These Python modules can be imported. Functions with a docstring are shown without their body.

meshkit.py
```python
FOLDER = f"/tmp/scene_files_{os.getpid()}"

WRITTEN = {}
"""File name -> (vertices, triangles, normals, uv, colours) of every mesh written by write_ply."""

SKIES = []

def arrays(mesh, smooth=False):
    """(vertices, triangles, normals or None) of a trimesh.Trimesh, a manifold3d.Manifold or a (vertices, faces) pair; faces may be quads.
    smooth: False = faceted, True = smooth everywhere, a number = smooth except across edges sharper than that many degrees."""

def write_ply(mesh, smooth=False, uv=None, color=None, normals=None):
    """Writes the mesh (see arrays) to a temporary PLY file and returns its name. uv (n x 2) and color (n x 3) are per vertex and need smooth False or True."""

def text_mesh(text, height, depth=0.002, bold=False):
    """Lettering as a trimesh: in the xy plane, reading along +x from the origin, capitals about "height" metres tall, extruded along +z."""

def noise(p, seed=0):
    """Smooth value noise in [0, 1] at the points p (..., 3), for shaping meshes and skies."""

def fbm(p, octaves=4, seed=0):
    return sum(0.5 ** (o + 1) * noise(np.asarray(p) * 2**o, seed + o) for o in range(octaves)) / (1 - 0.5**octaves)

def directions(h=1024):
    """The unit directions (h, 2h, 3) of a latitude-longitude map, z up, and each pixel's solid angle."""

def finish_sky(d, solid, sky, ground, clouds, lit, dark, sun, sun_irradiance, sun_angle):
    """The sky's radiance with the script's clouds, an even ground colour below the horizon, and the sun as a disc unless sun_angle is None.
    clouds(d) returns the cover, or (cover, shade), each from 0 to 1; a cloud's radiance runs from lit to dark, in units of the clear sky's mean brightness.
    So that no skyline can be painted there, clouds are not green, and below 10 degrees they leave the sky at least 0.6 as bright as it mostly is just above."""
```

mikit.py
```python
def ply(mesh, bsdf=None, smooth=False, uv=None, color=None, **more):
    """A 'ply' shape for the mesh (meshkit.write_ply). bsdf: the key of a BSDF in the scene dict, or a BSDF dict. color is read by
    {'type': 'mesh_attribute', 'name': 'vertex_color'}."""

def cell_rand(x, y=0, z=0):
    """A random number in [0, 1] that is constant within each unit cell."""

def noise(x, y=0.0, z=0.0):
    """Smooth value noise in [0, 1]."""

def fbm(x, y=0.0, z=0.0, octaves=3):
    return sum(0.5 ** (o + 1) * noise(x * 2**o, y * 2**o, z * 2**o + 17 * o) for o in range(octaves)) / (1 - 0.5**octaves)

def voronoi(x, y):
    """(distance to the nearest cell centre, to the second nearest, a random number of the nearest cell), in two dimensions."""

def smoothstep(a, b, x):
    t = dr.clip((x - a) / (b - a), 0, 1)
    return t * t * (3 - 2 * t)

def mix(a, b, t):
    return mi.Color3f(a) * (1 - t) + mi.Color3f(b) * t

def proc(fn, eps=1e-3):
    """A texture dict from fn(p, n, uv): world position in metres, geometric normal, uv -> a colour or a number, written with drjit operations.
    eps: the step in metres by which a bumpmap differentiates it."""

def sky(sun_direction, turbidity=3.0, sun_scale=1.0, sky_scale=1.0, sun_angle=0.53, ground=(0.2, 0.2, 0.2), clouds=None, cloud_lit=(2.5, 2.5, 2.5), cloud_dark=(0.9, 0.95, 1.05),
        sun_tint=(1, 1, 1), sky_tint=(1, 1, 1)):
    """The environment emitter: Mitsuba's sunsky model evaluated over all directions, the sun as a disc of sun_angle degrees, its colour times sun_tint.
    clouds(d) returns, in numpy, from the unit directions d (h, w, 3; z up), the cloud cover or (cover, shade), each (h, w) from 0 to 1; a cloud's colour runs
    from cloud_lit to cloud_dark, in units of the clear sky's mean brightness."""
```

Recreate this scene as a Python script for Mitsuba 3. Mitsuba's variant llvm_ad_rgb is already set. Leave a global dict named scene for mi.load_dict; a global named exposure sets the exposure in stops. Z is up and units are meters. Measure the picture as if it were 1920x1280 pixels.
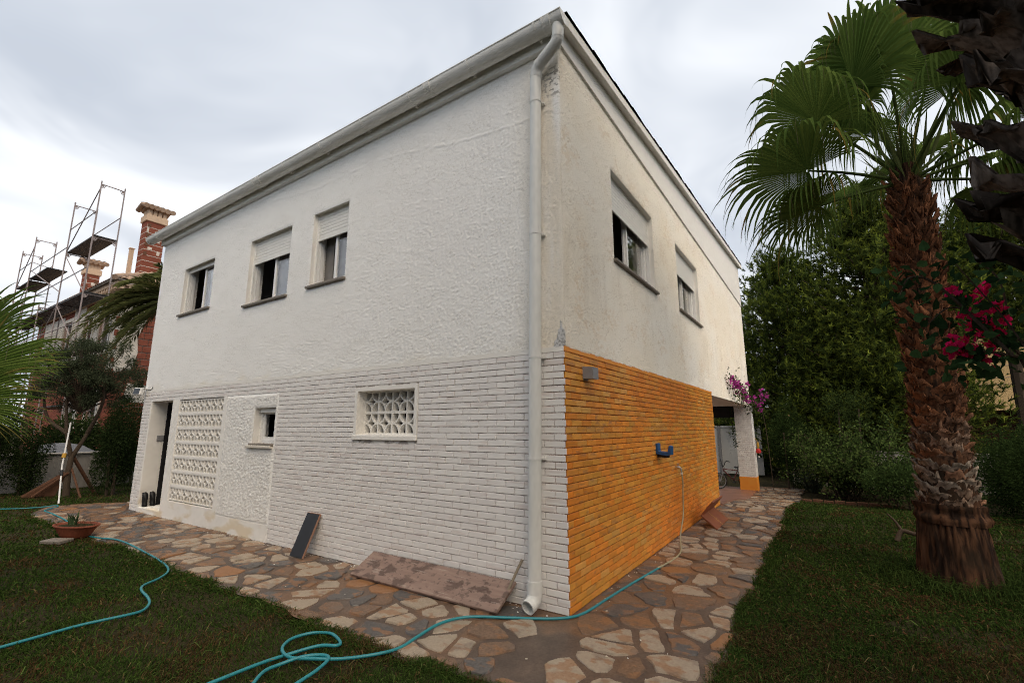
import math, random
import numpy as np, trimesh, shapely, drjit as dr, mitsuba as mi, mikit, meshkit
from shapely.geometry import Polygon, Point, box as sbox
from scipy.spatial import Voronoi
from mikit import proc, noise, fbm, voronoi, cell_rand, smoothstep, mix

scene, labels = {}, {}
T = mi.ScalarTransform4f
PI = math.pi
random.seed(7)
rng = np.random.default_rng(7)

# ------------------------------------------------------------------ camera, sky, exposure
CAM = np.array([2.0206, -3.9667, 1.6182])
FWD = np.array([-0.54180862, 0.82069543, 0.18139028])
UPV = np.array([0.10135522, -0.15044051, 0.98340977])
scene['camera'] = {'type': 'perspective', 'fov': 95.46, 'fov_axis': 'x', 'near_clip': 0.05, 'far_clip': 2000.0,
                   'to_world': T().look_at(origin=CAM.tolist(), target=(CAM + FWD).tolist(), up=UPV.tolist())}


def overcast(d):
    """A closed layer of cloud: cover 1 everywhere, greyer banks and brighter gaps drifting through it."""
    z = np.maximum(d[..., 2], 0.0) + 0.16
    p = np.stack([d[..., 0] / z, d[..., 1] / z, 0 * z], -1)
    w = meshkit.fbm(p * 0.9 + [3.1, 7.7, 0], 3, seed=5)
    q = p + (w[..., None] - 0.5) * 1.6
    a = meshkit.fbm(q * [0.55, 0.55, 1] + [1.3, 9.1, 0], 4, seed=11)
    b = meshkit.fbm(q * [2.1, 2.1, 1] + [4.3, 2.9, 0], 5, seed=23)
    s = np.clip((0.58 * a + 0.42 * b - 0.33) / 0.30, 0, 1)
    s = s * s * (3 - 2 * s)
    return np.ones_like(s), s


SUN = (0.74, -0.50, 1.0)
scene['sky'] = mikit.sky(SUN, turbidity=3.0, sun_scale=0.30, sun_angle=50.0, clouds=overcast,
                         cloud_lit=(2.6, 2.66, 2.74), cloud_dark=(1.42, 1.55, 1.76), ground=(0.08, 0.08, 0.06), sun_tint=(1.0, 0.985, 0.955))
exposure = 2.36

# ------------------------------------------------------------------ helpers


_used = {}


def key_for(base):
    n = _used.get(base, 0)
    _used[base] = n + 1
    return base if n == 0 else f'{base}_{n:03d}'


_kept = set()


def reserve(base):
    k = key_for(base)
    _kept.add(k)
    return k


def thing(name, label, category, group=None):
    k = reserve(name)
    labels[k] = {'label': label, 'category': category}
    if group:
        labels[k]['group'] = group
    return k


def put(base, mesh, bsdf, smooth=False, uv=None, color=None, **lab):
    k = base if base in _kept and base not in scene else key_for(base)
    scene[k] = mikit.ply(mesh, bsdf, smooth=smooth, uv=uv, color=color)
    if lab:
        labels[k] = {**labels.get(k, {}), **lab}
    return k


def put_shared(base, shape, to_world):
    k = key_for(base)
    scene[k] = {**shape, 'to_world': to_world}
    return k


def cat(ms):
    v, f, n = [], [], 0
    for m in ms:
        a, b = (m.vertices, m.faces) if hasattr(m, 'vertices') else m
        a, b = np.asarray(a, float), np.asarray(b, int)
        if b.shape[1] == 4:
            b = np.vstack([b[:, [0, 1, 2]], b[:, [0, 2, 3]]])
        v.append(a); f.append(b + n); n += len(a)
    return np.vstack(v), np.vstack(f)


def bx(x0, x1, y0, y1, z0, z1):
    v = np.array([[x, y, z] for x in (x0, x1) for y in (y0, y1) for z in (z0, z1)], float)
    f = np.array([[0, 1, 3, 2], [4, 6, 7, 5], [0, 4, 5, 1], [2, 3, 7, 6], [0, 2, 6, 4], [1, 5, 7, 3]])
    return v, np.vstack([f[:, [0, 1, 2]], f[:, [0, 2, 3]]])


def cbx(x0, x1, y0, y1, z0, z1, b=0.004):
    """A box with chamfered edges (convex hull of its inset corners)."""
    pts = []
    for x, sx in ((x0, 1), (x1, -1)):
        for y, sy in ((y0, 1), (y1, -1)):
            for z, sz in ((z0, 1), (z1, -1)):
                pts += [[x, y + sy * b, z + sz * b], [x + sx * b, y, z + sz * b], [x + sx * b, y + sy * b, z]]
    h = trimesh.convex.convex_hull(np.array(pts))
    return np.array(h.vertices), np.array(h.faces)


def xf(m, M):
    v, f = m if isinstance(m, tuple) else (np.asarray(m.vertices), np.asarray(m.faces))
    M = np.asarray(M, float)
    return v @ M[:3, :3].T + M[:3, 3], f


def rot(axis, deg):
    return trimesh.transformations.rotation_matrix(math.radians(deg), axis)


def mov(x, y, z):
    M = np.eye(4); M[:3, 3] = (x, y, z)
    return M


def tube(pts, rad, sides=10, caps=True, ends=None):
    p = np.asarray(pts, float)
    n = len(p)
    r = np.broadcast_to(np.asarray(rad, float), (n,))
    t = np.gradient(p, axis=0)
    t /= np.linalg.norm(t, axis=1, keepdims=True) + 1e-12
    a = np.cross(t[0], [0, 0, 1.0] if abs(t[0][2]) < 0.9 else [1.0, 0, 0])
    a /= np.linalg.norm(a)
    A = [a]
    for i in range(1, n):
        a = A[-1] - t[i] * (A[-1] @ t[i])
        A.append(a / (np.linalg.norm(a) + 1e-12))
    A = np.array(A); B = np.cross(t, A)
    th = np.arange(sides) * 2 * PI / sides
    v = p[:, None] + r[:, None, None] * (np.cos(th)[None, :, None] * A[:, None] + np.sin(th)[None, :, None] * B[:, None])
    i, j = np.meshgrid(np.arange(n - 1), np.arange(sides), indexing='ij')
    q = np.stack([i * sides + j, i * sides + (j + 1) % sides, (i + 1) * sides + (j + 1) % sides, (i + 1) * sides + j], -1).reshape(-1, 4)
    f = np.vstack([q[:, [0, 1, 2]], q[:, [0, 2, 3]]])
    v = v.reshape(-1, 3)
    if caps:
        v = np.vstack([v, p[0], p[-1]])
        k = np.arange(sides)
        f = np.vstack([f, np.stack([(k + 1) % sides, k, k * 0 + n * sides], 1), np.stack([(n - 1) * sides + k, (n - 1) * sides + (k + 1) % sides, k * 0 + n * sides + 1], 1)])
    return v, f


def smooth_line(pts, n=8, close=False):
    """Catmull-Rom through the points."""
    p = np.asarray(pts, float)
    q = np.vstack([2 * p[0] - p[1], p, 2 * p[-1] - p[-2]])
    out = []
    for i in range(1, len(q) - 2):
        t = np.linspace(0, 1, n, endpoint=False)[:, None]
        a, b, c, d = q[i - 1], q[i], q[i + 1], q[i + 2]
        out.append(0.5 * (2 * b + (c - a) * t + (2 * a - 5 * b + 4 * c - d) * t ** 2 + (3 * b - a - 3 * c + d) * t ** 3))
    return np.vstack(out + [p[-1:]])


def lathe(prof, sides=24, center=(0, 0, 0)):
    prof = np.asarray(prof, float)
    th = np.arange(sides) * 2 * PI / sides
    v = np.stack([prof[:, 0:1] * np.cos(th), prof[:, 0:1] * np.sin(th), np.repeat(prof[:, 1:2], sides, 1)], -1).reshape(-1, 3)
    n = len(prof)
    i, j = np.meshgrid(np.arange(n - 1), np.arange(sides), indexing='ij')
    q = np.stack([i * sides + j, i * sides + (j + 1) % sides, (i + 1) * sides + (j + 1) % sides, (i + 1) * sides + j], -1).reshape(-1, 4)
    return v + np.asarray(center, float), np.vstack([q[:, [0, 1, 2]], q[:, [0, 2, 3]]])


def extrude(poly, depth):
    ps = list(getattr(poly, 'geoms', [poly]))
    return cat([trimesh.creation.extrude_polygon(g, depth, engine='earcut') for g in ps if g.area > 1e-8])


def quads(v):
    """v: (n, 4, 3) -> mesh."""
    n = len(v)
    i = np.arange(n)[:, None] * 4
    return v.reshape(-1, 3), np.vstack([i + [0, 1, 2], i + [0, 2, 3]])


def gz(x, y):
    t = np.clip((np.asarray(y, float) - 6.8) / 5.2, 0, 1)
    return -0.38 * t * t * (3 - 2 * t) * np.clip((np.asarray(x, float) + 11) / 3, 0, 1) + 0 * np.asarray(x, float)


def unit(v):
    v = np.asarray(v, float)
    return v / (np.linalg.norm(v, axis=-1, keepdims=True) + 1e-12)


# ------------------------------------------------------------------ materials
def rgb(*c):
    return {'type': 'rgb', 'value': list(c)}


def mat(name, color, rough=0.7, spec=0.35, two=True, bump=None, bscale=None, **kw):
    b = {'type': 'principled', 'base_color': proc(color) if callable(color) else (rgb(*color) if isinstance(color, tuple) else color),
         'roughness': proc(rough) if callable(rough) else float(rough), 'specular': float(spec), **kw}
    if bump:
        b = {'type': 'bumpmap', 'tex': proc(bump, 0.003), 'scale': 1.0, 'bsdf': b}
        b['arbitrary'] = b.pop('tex')
    if two:
        b = {'type': 'twosided', 'bsdf': b}
    scene[name] = b
    return name


def blot(p, s, a, b, seed=0.0, o=3):
    return smoothstep(a, b, fbm(p.x * s + seed, p.y * s + 2 * seed, p.z * s, o))


def c_stucco(p, n, uv):
    g = fbm(p.x * 90, p.y * 90, p.z * 90, 2)
    big = fbm(p.x * 1.3, p.y * 1.3, p.z * 0.8 + 4, 3)
    col = mix((0.78, 0.775, 0.755), (0.83, 0.828, 0.81), big)
    # ochre lime stain that has bled through the coat beside the corner and in runs
    run = fbm(p.x * 7, p.y * 7, p.z * 0.6, 3)
    near = smoothstep(-0.75, -0.02, p.x) * smoothstep(0.30, 0.62, run + 0.12)
    col = mix(col, (0.70, 0.60, 0.44), 0.55 * near)
    base = smoothstep(2.70, 2.40, p.z + 0.25 * noise(p.x * 3, p.y * 3, 1)) * smoothstep(2.30, 2.36, p.z) * smoothstep(0.35, 0.7, fbm(p.x * 2.2, p.y * 2.2, p.z * 6, 3))
    col = mix(col, (0.72, 0.65, 0.51), 0.45 * base)
    mould = smoothstep(0.52, 0.62, fbm(p.x * 34, p.y * 34, p.z * 34, 2)) * smoothstep(-0.30, -0.05, p.x) * smoothstep(5.02, 5.2, p.z) * smoothstep(5.56, 5.4, p.z)
    col = mix(col, (0.16, 0.15, 0.13), 0.75 * mould)
    # newer grey patch of bare render low on the corner
    pat = smoothstep(0.0, 0.012, 0.085 - dr.abs(p.x + 0.02) * 0.9 - dr.maximum(p.z - 2.39, 0) * 0.33 + 0.03 * (fbm(p.x * 30, p.y * 30, p.z * 30, 2) - 0.5))
    pit = smoothstep(0.56, 0.72, fbm(p.x * 62, p.y * 62, p.z * 74, 2)) * smoothstep(0.30, 0.62, fbm(p.x * 4, p.y * 4, p.z * 5, 3))
    col = mix(col, (0.44, 0.41, 0.36), 0.42 * pit)
    col = mix(col, mix((0.20, 0.21, 0.22), (0.55, 0.56, 0.57), smoothstep(0.3, 0.6, fbm(p.x * 50, p.y * 50, p.z * 50, 2))), pat * 0.85)
    return col * (0.9 + 0.2 * g)


def c_gable(p, n, uv):
    g = fbm(p.x * 90, p.y * 90, p.z * 90, 2)
    big = fbm(p.x * 1.1, p.y * 0.9, p.z * 0.9 + 9, 3)
    col = mix((0.82, 0.755, 0.64), (0.84, 0.80, 0.72), smoothstep(0.25, 0.75, big))
    rust = blot(p, 2.4, 0.50, 0.72, 3.0) * blot(p, 21.0, 0.42, 0.62, 1.0, 2)
    col = mix(col, (0.66, 0.48, 0.30), 0.30 * rust)
    speck = smoothstep(0.56, 0.72, fbm(p.x * 62, p.y * 62, p.z * 62, 2)) * smoothstep(0.25, 0.55, fbm(p.x * 4, p.y * 4, p.z * 5, 3))
    col = mix(col, (0.46, 0.38, 0.28), 0.45 * speck)
    # grey water runs with outlines of their own below sills and at the far corner
    runs = smoothstep(0.56, 0.72, fbm(p.y * 5.5, p.z * 0.5, 2.0, 3))
    drip = runs * (smoothstep(3.70, 3.55, p.z) * smoothstep(2.5, 3.2, p.z))
    col = mix(col, (0.50, 0.43, 0.34), 0.16 * drip)
    alg = smoothstep(0.42, 0.60, fbm(p.y * 3.0, p.z * 1.4, 5.0, 4)) * smoothstep(11.2, 12.8, p.y) * smoothstep(4.2, 3.0, p.z)
    col = mix(col, (0.30, 0.29, 0.26), 0.30 * alg)
    return col * (0.9 + 0.2 * g)


def c_plaster(p, n, uv):
    g = fbm(p.x * 14, p.y * 14, p.z * 14, 4)
    col = mix((0.70, 0.68, 0.64), (0.78, 0.765, 0.73), g)
    stain = smoothstep(0.46, 0.66, fbm(p.x * 2.6, p.y * 2.6, p.z * 5, 4)) * smoothstep(0.50, 0.1, p.z)
    col = mix(col, (0.60, 0.49, 0.32), 0.65 * stain)
    return col


def c_white_brick(p, n, uv):
    row = dr.floor(p.z / 0.065)
    half = 0.5 * (row - 2 * dr.floor(row / 2))
    cell = dr.floor(p.x / 0.2255 + half)
    r = cell_rand(cell, row, 3)
    g = fbm(p.x * 25, p.y * 25, p.z * 60, 3)
    col = mix((0.655, 0.63, 0.615), (0.75, 0.735, 0.71), 0.6 * r + 0.4 * g)
    # brown clay showing through the worn paint
    worn = smoothstep(0.60, 0.74, fbm(p.x * 3.0 + r * 9, p.y * 3, p.z * 22, 3))
    return mix(col, (0.56, 0.47, 0.43), 0.40 * worn)


def c_white_mortar(p, n, uv):
    g = fbm(p.x * 12, p.y * 12, p.z * 20, 3)
    return mix((0.32, 0.29, 0.27), (0.70, 0.68, 0.65), smoothstep(0.40, 0.60, g))


def c_orange_brick(p, n, uv):
    row = dr.floor(p.z / 0.065)
    half = 0.5 * (row - 2 * dr.floor(row / 2))
    cell = dr.floor(p.y / 0.2255 + half)
    r, r2 = cell_rand(cell, row, 5), cell_rand(cell, row, 8)
    g = fbm(p.x * 30, p.y * 14, p.z * 50, 3)
    col = mix((0.66, 0.225, 0.026), (0.63, 0.285, 0.044), smoothstep(0.2, 0.95, r))
    col = mix(col, (0.60, 0.33, 0.085), smoothstep(0.72, 1.0, r2) * 0.7)
    wash = fbm(p.x, p.y * 0.7, p.z * 0.8 + 3, 2)
    col = mix(col, (0.66, 0.17, 0.018), smoothstep(0.42, 0.68, wash) * 0.55)
    col = col * (0.86 + 0.26 * cell_rand(cell, row, 11))
    bare = smoothstep(0.66, 0.74, fbm(p.x * 5, p.y * 7 + r * 5, p.z * 26, 3))
    col = mix(col, (0.36, 0.17, 0.07), 0.5 * bare)
    return col * (0.82 + 0.36 * g)


def c_orange_paint(p, n, uv):
    return mix((0.74, 0.25, 0.03), (0.70, 0.30, 0.05), fbm(p.x * 9, p.y * 9, p.z * 9, 3))


def c_orange_mortar(p, n, uv):
    return mix((0.20, 0.075, 0.022), (0.36, 0.14, 0.03), fbm(p.x * 20, p.y * 20, p.z * 20, 2))


def c_stone(p, n, uv):
    """uv carries two random numbers of the stone."""
    g = fbm(p.x * 9 + uv.x * 40, p.y * 16 + uv.y * 40, 0, 4)
    fine = fbm(p.x * 70, p.y * 70, p.z * 70, 2)
    cream = mix((0.235, 0.185, 0.135), (0.345, 0.28, 0.21), fine)
    slate = mix((0.050, 0.046, 0.044), (0.11, 0.098, 0.09), fine)
    brown = mix((0.10, 0.060, 0.038), (0.19, 0.115, 0.07), fine)
    rust = mix((0.19, 0.082, 0.030), (0.27, 0.135, 0.058), fine)
    col = dr.select(uv.x < 0.36, cream, dr.select(uv.x < 0.62, slate, dr.select(uv.x < 0.95, brown, rust)))
    col = mix(col, rust, smoothstep(0.53, 0.66, g + 0.16 * (uv.y - 0.5)) * 0.62)
    col = mix(col, (0.13, 0.10, 0.08), smoothstep(0.60, 0.74, fbm(p.x * 6 + 30 + uv.y * 9, p.y * 6, 1, 4)) * 0.45)
    return col


def c_path(p, n, uv):
    g = fbm(p.x * 6, p.y * 6, 0, 4)
    fine = fbm(p.x * 80, p.y * 80, 0, 2)
    col = mix((0.055, 0.039, 0.030), (0.115, 0.078, 0.056), g)
    return mix(col, (0.20, 0.10, 0.045), blot(p, 2.0, 0.5, 0.7, 5.0) * 0.5) * (0.75 + 0.5 * fine)


def r_wet(p, n, uv):
    return 0.24 + 0.4 * fbm(p.x * 2.5, p.y * 2.5, 0, 3)


def c_soil(p, n, uv):
    g = fbm(p.x * 5, p.y * 5, 0, 4)
    return mix((0.018, 0.018, 0.008), (0.036, 0.028, 0.014), g) * (0.6 + 0.8 * fbm(p.x * 60, p.y * 60, 0, 2))


def c_concrete(p, n, uv):
    g = fbm(p.x * 3, p.y * 3, p.z * 3, 4)
    col = mix((0.25, 0.235, 0.21), (0.37, 0.345, 0.315), g)
    st = smoothstep(0.45, 0.7, fbm(p.x * 5, p.y * 5, p.z * 0.7, 3))
    return mix(col, (0.16, 0.14, 0.115), 0.55 * st)


def c_pvc(p, n, uv):
    g = fbm(p.x * 5, p.y * 5, p.z * 1.5, 3)
    return mix((0.60, 0.605, 0.58), (0.66, 0.66, 0.635), g) * (0.94 + 0.12 * fbm(p.x * 40, p.y * 40, p.z * 12, 2))


def c_gutter(p, n, uv):
    g = smoothstep(0.45, 0.65, fbm(p.x * 2.2, p.y * 22, p.z * 22, 3))
    return mix((0.72, 0.715, 0.68), (0.62, 0.61, 0.56), g)


def c_plank(p, n, uv):
    g = fbm(p.x * 3.5, p.y * 40, p.z * 40, 3)
    col = mix((0.185, 0.122, 0.098), (0.31, 0.215, 0.175), g)
    zone = smoothstep(0.40, 0.58, fbm(p.x * 1.7 + 5, p.y * 3, p.z * 3, 2))
    big = smoothstep(0.47, 0.63, fbm(p.x * 11, p.y * 15, p.z * 15, 4))
    small = smoothstep(0.60, 0.72, fbm(p.x * 34, p.y * 38, p.z * 38, 3))
    col = mix(col, (0.085, 0.055, 0.045), dr.clip(0.75 * big * zone + 0.5 * small, 0, 0.9))
    return mix(col, (0.45, 0.38, 0.33), smoothstep(0.66, 0.78, fbm(p.x * 5, p.y * 60, p.z * 60, 2)) * 0.35)


def c_trunk(p, n, uv):
    g = fbm(p.x * 34, p.y * 34, p.z * 3.0, 4)
    col = mix((0.018, 0.010, 0.007), (0.105, 0.052, 0.029), smoothstep(0.32, 0.72, g))
    return mix(col, (0.025, 0.018, 0.012), blot(p, 3.0, 0.5, 0.68, 2.0) * 0.7)


def c_boot(p, n, uv):
    """uv = (random, 0 fresh brown .. 1 bleached)."""
    g = fbm(p.x * 45, p.y * 45, p.z * 14, 3)
    br = mix((0.055, 0.025, 0.014), (0.25, 0.105, 0.050), smoothstep(0.2, 0.8, 0.6 * g + 0.4 * uv.x))
    gr = mix((0.13, 0.11, 0.09), (0.40, 0.35, 0.29), smoothstep(0.2, 0.8, g))
    return mix(br, gr, uv.y)


def c_stump_shaded(p, n, uv):  # weathered grey hue, darkened so the colour stands in for silhouette shade
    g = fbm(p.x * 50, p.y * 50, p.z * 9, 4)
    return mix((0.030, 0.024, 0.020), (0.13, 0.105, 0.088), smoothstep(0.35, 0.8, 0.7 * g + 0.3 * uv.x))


def c_tile(p, n, uv):
    g = fbm(p.x * 3, p.y * 3, p.z * 3, 3)
    r = cell_rand(dr.floor(p.x * 4), dr.floor(p.y * 2.6), dr.floor(p.z * 5))
    return mix((0.30, 0.20, 0.14), (0.44, 0.33, 0.25), 0.5 * g + 0.5 * r)


def c_redbrick(p, n, uv):
    r = cell_rand(dr.floor(p.y / 0.33), dr.floor(p.z / 0.28), dr.floor(p.x / 0.33))
    g = fbm(p.x * 12, p.y * 12, p.z * 12, 3)
    return mix((0.16, 0.050, 0.033), (0.26, 0.090, 0.060), 0.5 * r + 0.5 * g)


def c_steel(p, n, uv):
    g = fbm(p.x * 6, p.y * 6, p.z * 6, 3)
    return mix((0.22, 0.20, 0.20), (0.34, 0.27, 0.26), g)


mat('m_stucco', c_stucco, 0.9, 0.2)
mat('m_gable', c_gable, 0.9, 0.2)
mat('m_plaster', c_plaster, 0.85, 0.2)
mat('m_white_brick', c_white_brick, 0.62, 0.35)
mat('m_white_mortar', c_white_mortar, 0.9, 0.2)
mat('m_orange_brick', c_orange_brick, 0.42, 0.45)
mat('m_orange_paint', c_orange_paint, 0.5, 0.4)
mat('m_orange_mortar', c_orange_mortar, 0.9, 0.2)
mat('m_stone', c_stone, r_wet, 0.5)
mat('m_path', c_path, r_wet, 0.5)
mat('m_soil', c_soil, 0.95, 0.1)
mat('m_concrete', c_concrete, 0.95, 0.15, two=True)
mat('m_pvc', c_pvc, 0.42, 0.45, two=True)
mat('m_gutter', c_gutter, 0.38, 0.45, two=True)
mat('m_plank', c_plank, 0.6, 0.3)
mat('m_trunk', c_trunk, 0.9, 0.15, two=True)
mat('m_boot', c_boot, 0.85, 0.2, two=True)
mat('m_stump_shaded', c_stump_shaded, 0.9, 0.15)
mat('m_tile', c_tile, 0.9, 0.15, two=True)
mat('m_redbrick', c_redbrick, 0.9, 0.15)
mat('m_steel', c_steel, 0.55, 0.5, two=True)
mat('m_white_alu', (0.72, 0.72, 0.71), 0.35, 0.5)
mat('m_cream_slat', (0.70, 0.69, 0.65), 0.45, 0.4)
mat('m_sill', (0.19, 0.165, 0.14), 0.6, 0.3)
mat('m_room', (0.20, 0.19, 0.18), 0.9, 0.1, two=True)
mat('m_dark', (0.012, 0.012, 0.013), 0.5, 0.4, two=True)
mat('m_grey_metal', (0.22, 0.22, 0.23), 0.4, 0.5)
mat('m_hose', (0.018, 0.20, 0.235), 0.38, 0.5)
mat('m_hose_clear', (0.30, 0.27, 0.17), 0.4, 0.5)
mat('m_blue', (0.02, 0.075, 0.20), 0.45, 0.4)
mat('m_terracotta', (0.20, 0.055, 0.028), 0.7, 0.3, two=True)
mat('m_brown_box', lambda p, n, uv: mix((0.15, 0.045, 0.018), (0.27, 0.085, 0.035), fbm(p.x * 9, p.y * 5, p.z * 9, 3)), 0.5, 0.4)
mat('m_edge_wood', (0.28, 0.15, 0.10), 0.7, 0.3)
mat('m_slab', (0.010, 0.010, 0.012), 0.5, 0.4)
mat('m_stick', (0.22, 0.18, 0.13), 0.7, 0.3)
mat('m_cream_wall', lambda p, n, uv: mix((0.58, 0.40, 0.19), (0.66, 0.47, 0.24), fbm(p.x * 2, p.y * 2, p.z * 2, 3)), 0.9, 0.2)
mat('m_render', lambda p, n, uv: mix((0.50, 0.47, 0.42), (0.64, 0.60, 0.54), fbm(p.x * 3, p.y * 3, p.z * 3, 4)), 0.9, 0.2)
mat('m_cornice', (0.58, 0.43, 0.31), 0.9, 0.2)
mat('m_twig', (0.075, 0.055, 0.04), 0.9, 0.15)
mat('m_floor_tile', lambda p, n, uv: mix((0.16, 0.075, 0.05), (0.22, 0.11, 0.075), fbm(p.x * 5, p.y * 5, 0, 3)), 0.35, 0.45)
mat('m_gate', (0.50, 0.50, 0.49), 0.5, 0.4)
mat('m_stake', (0.13, 0.065, 0.04), 0.8, 0.2)
mat('m_tarp', (0.13, 0.135, 0.15), 0.5, 0.4)
mat('m_rubber', (0.008, 0.008, 0.008), 0.5, 0.4)
mat('m_red', (0.45, 0.02, 0.02), 0.5, 0.4)
mat('m_yellow', (0.45, 0.25, 0.03), 0.6, 0.4)
scene['m_leaf'] = {'type': 'principledthin', 'base_color': {'type': 'mesh_attribute', 'name': 'vertex_color'}, 'roughness': 0.5, 'diff_trans': 0.5, 'spec_trans': 0.0, 'eta': 1.4}
scene['m_grass'] = {'type': 'principledthin', 'base_color': {'type': 'mesh_attribute', 'name': 'vertex_color'}, 'roughness': 0.6, 'diff_trans': 0.35, 'spec_trans': 0.0, 'eta': 1.33}
scene['m_glass'] = {'type': 'principled', 'base_color': rgb(0.02, 0.022, 0.024), 'roughness': 0.03, 'specular': 0.9}
scene['m_pane'] = {'type': 'thindielectric'}

# ------------------------------------------------------------------ ground: terrain, path
def grid_sheet(xs, ys, zf):
    X, Y = np.meshgrid(xs, ys, indexing='ij')
    v = np.stack([X, Y, zf(X, Y)], -1).reshape(-1, 3)
    n, m = len(xs), len(ys)
    i, j = np.meshgrid(np.arange(n - 1), np.arange(m - 1), indexing='ij')
    a = (i * m + j).ravel()
    return v, np.vstack([np.stack([a, a + m, a + m + 1], 1), np.stack([a, a + m + 1, a + 1], 1)])


def lawn_z(x, y):
    b = meshkit.noise(np.stack([x * 1.1, y * 1.1, 0 * x], -1), 3) - 0.5
    b2 = meshkit.noise(np.stack([x * 4.1, y * 4.1, 0 * x], -1), 4) - 0.5
    inside = (x > -40) & (x < 20) & (y > -15) & (y < 30)
    return gz(x, y) - 0.022 + np.where(inside, 0.024 * b + 0.012 * b2, 0)


xs = np.concatenate([[-900, -300, -100, -60, -45], np.arange(-40, -14, 1.0), np.arange(-14, 6.01, 0.16), np.arange(7, 30, 1.0), [40, 80, 300, 900]])
ys = np.concatenate([[-900, -300, -80, -40], np.arange(-25, -4, 1.0), np.arange(-4, 16.01, 0.16), np.arange(17, 40, 1.0), [60, 120, 400, 1200]])
put('ground', grid_sheet(xs, ys, lawn_z), 'm_soil', smooth=True, kind='structure', label='dark soil ground under the lawn all round the house')

# the L-shaped crazy-paved path: one arm along the white wall, one along the orange wall
wob = lambda t, s: 0.030 * math.sin(t * 2.1 + s) + 0.02 * math.sin(t * 5.3 + 2 * s) + 0.016 * math.sin(t * 13.7 + s)
edge_l = [(x, -1.30 + wob(x, 1)) for x in np.arange(1.30, -10.9, -0.1)]
edge_r = [(1.27 + wob(y, 3), y) for y in np.arange(-1.3, 14.6, 0.1)]
path_poly = Polygon([(-11.75, -0.80), (-11.6, -0.35), (-11.3, 0.1), (-11.0, 0.6), (-10.9, 4.0), (-9.7, 4.0), (-9.7, 0.2), (-0.2, 0.2), (-0.2, 14.5)] + edge_r[::-1] + edge_l).buffer(0)


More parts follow.
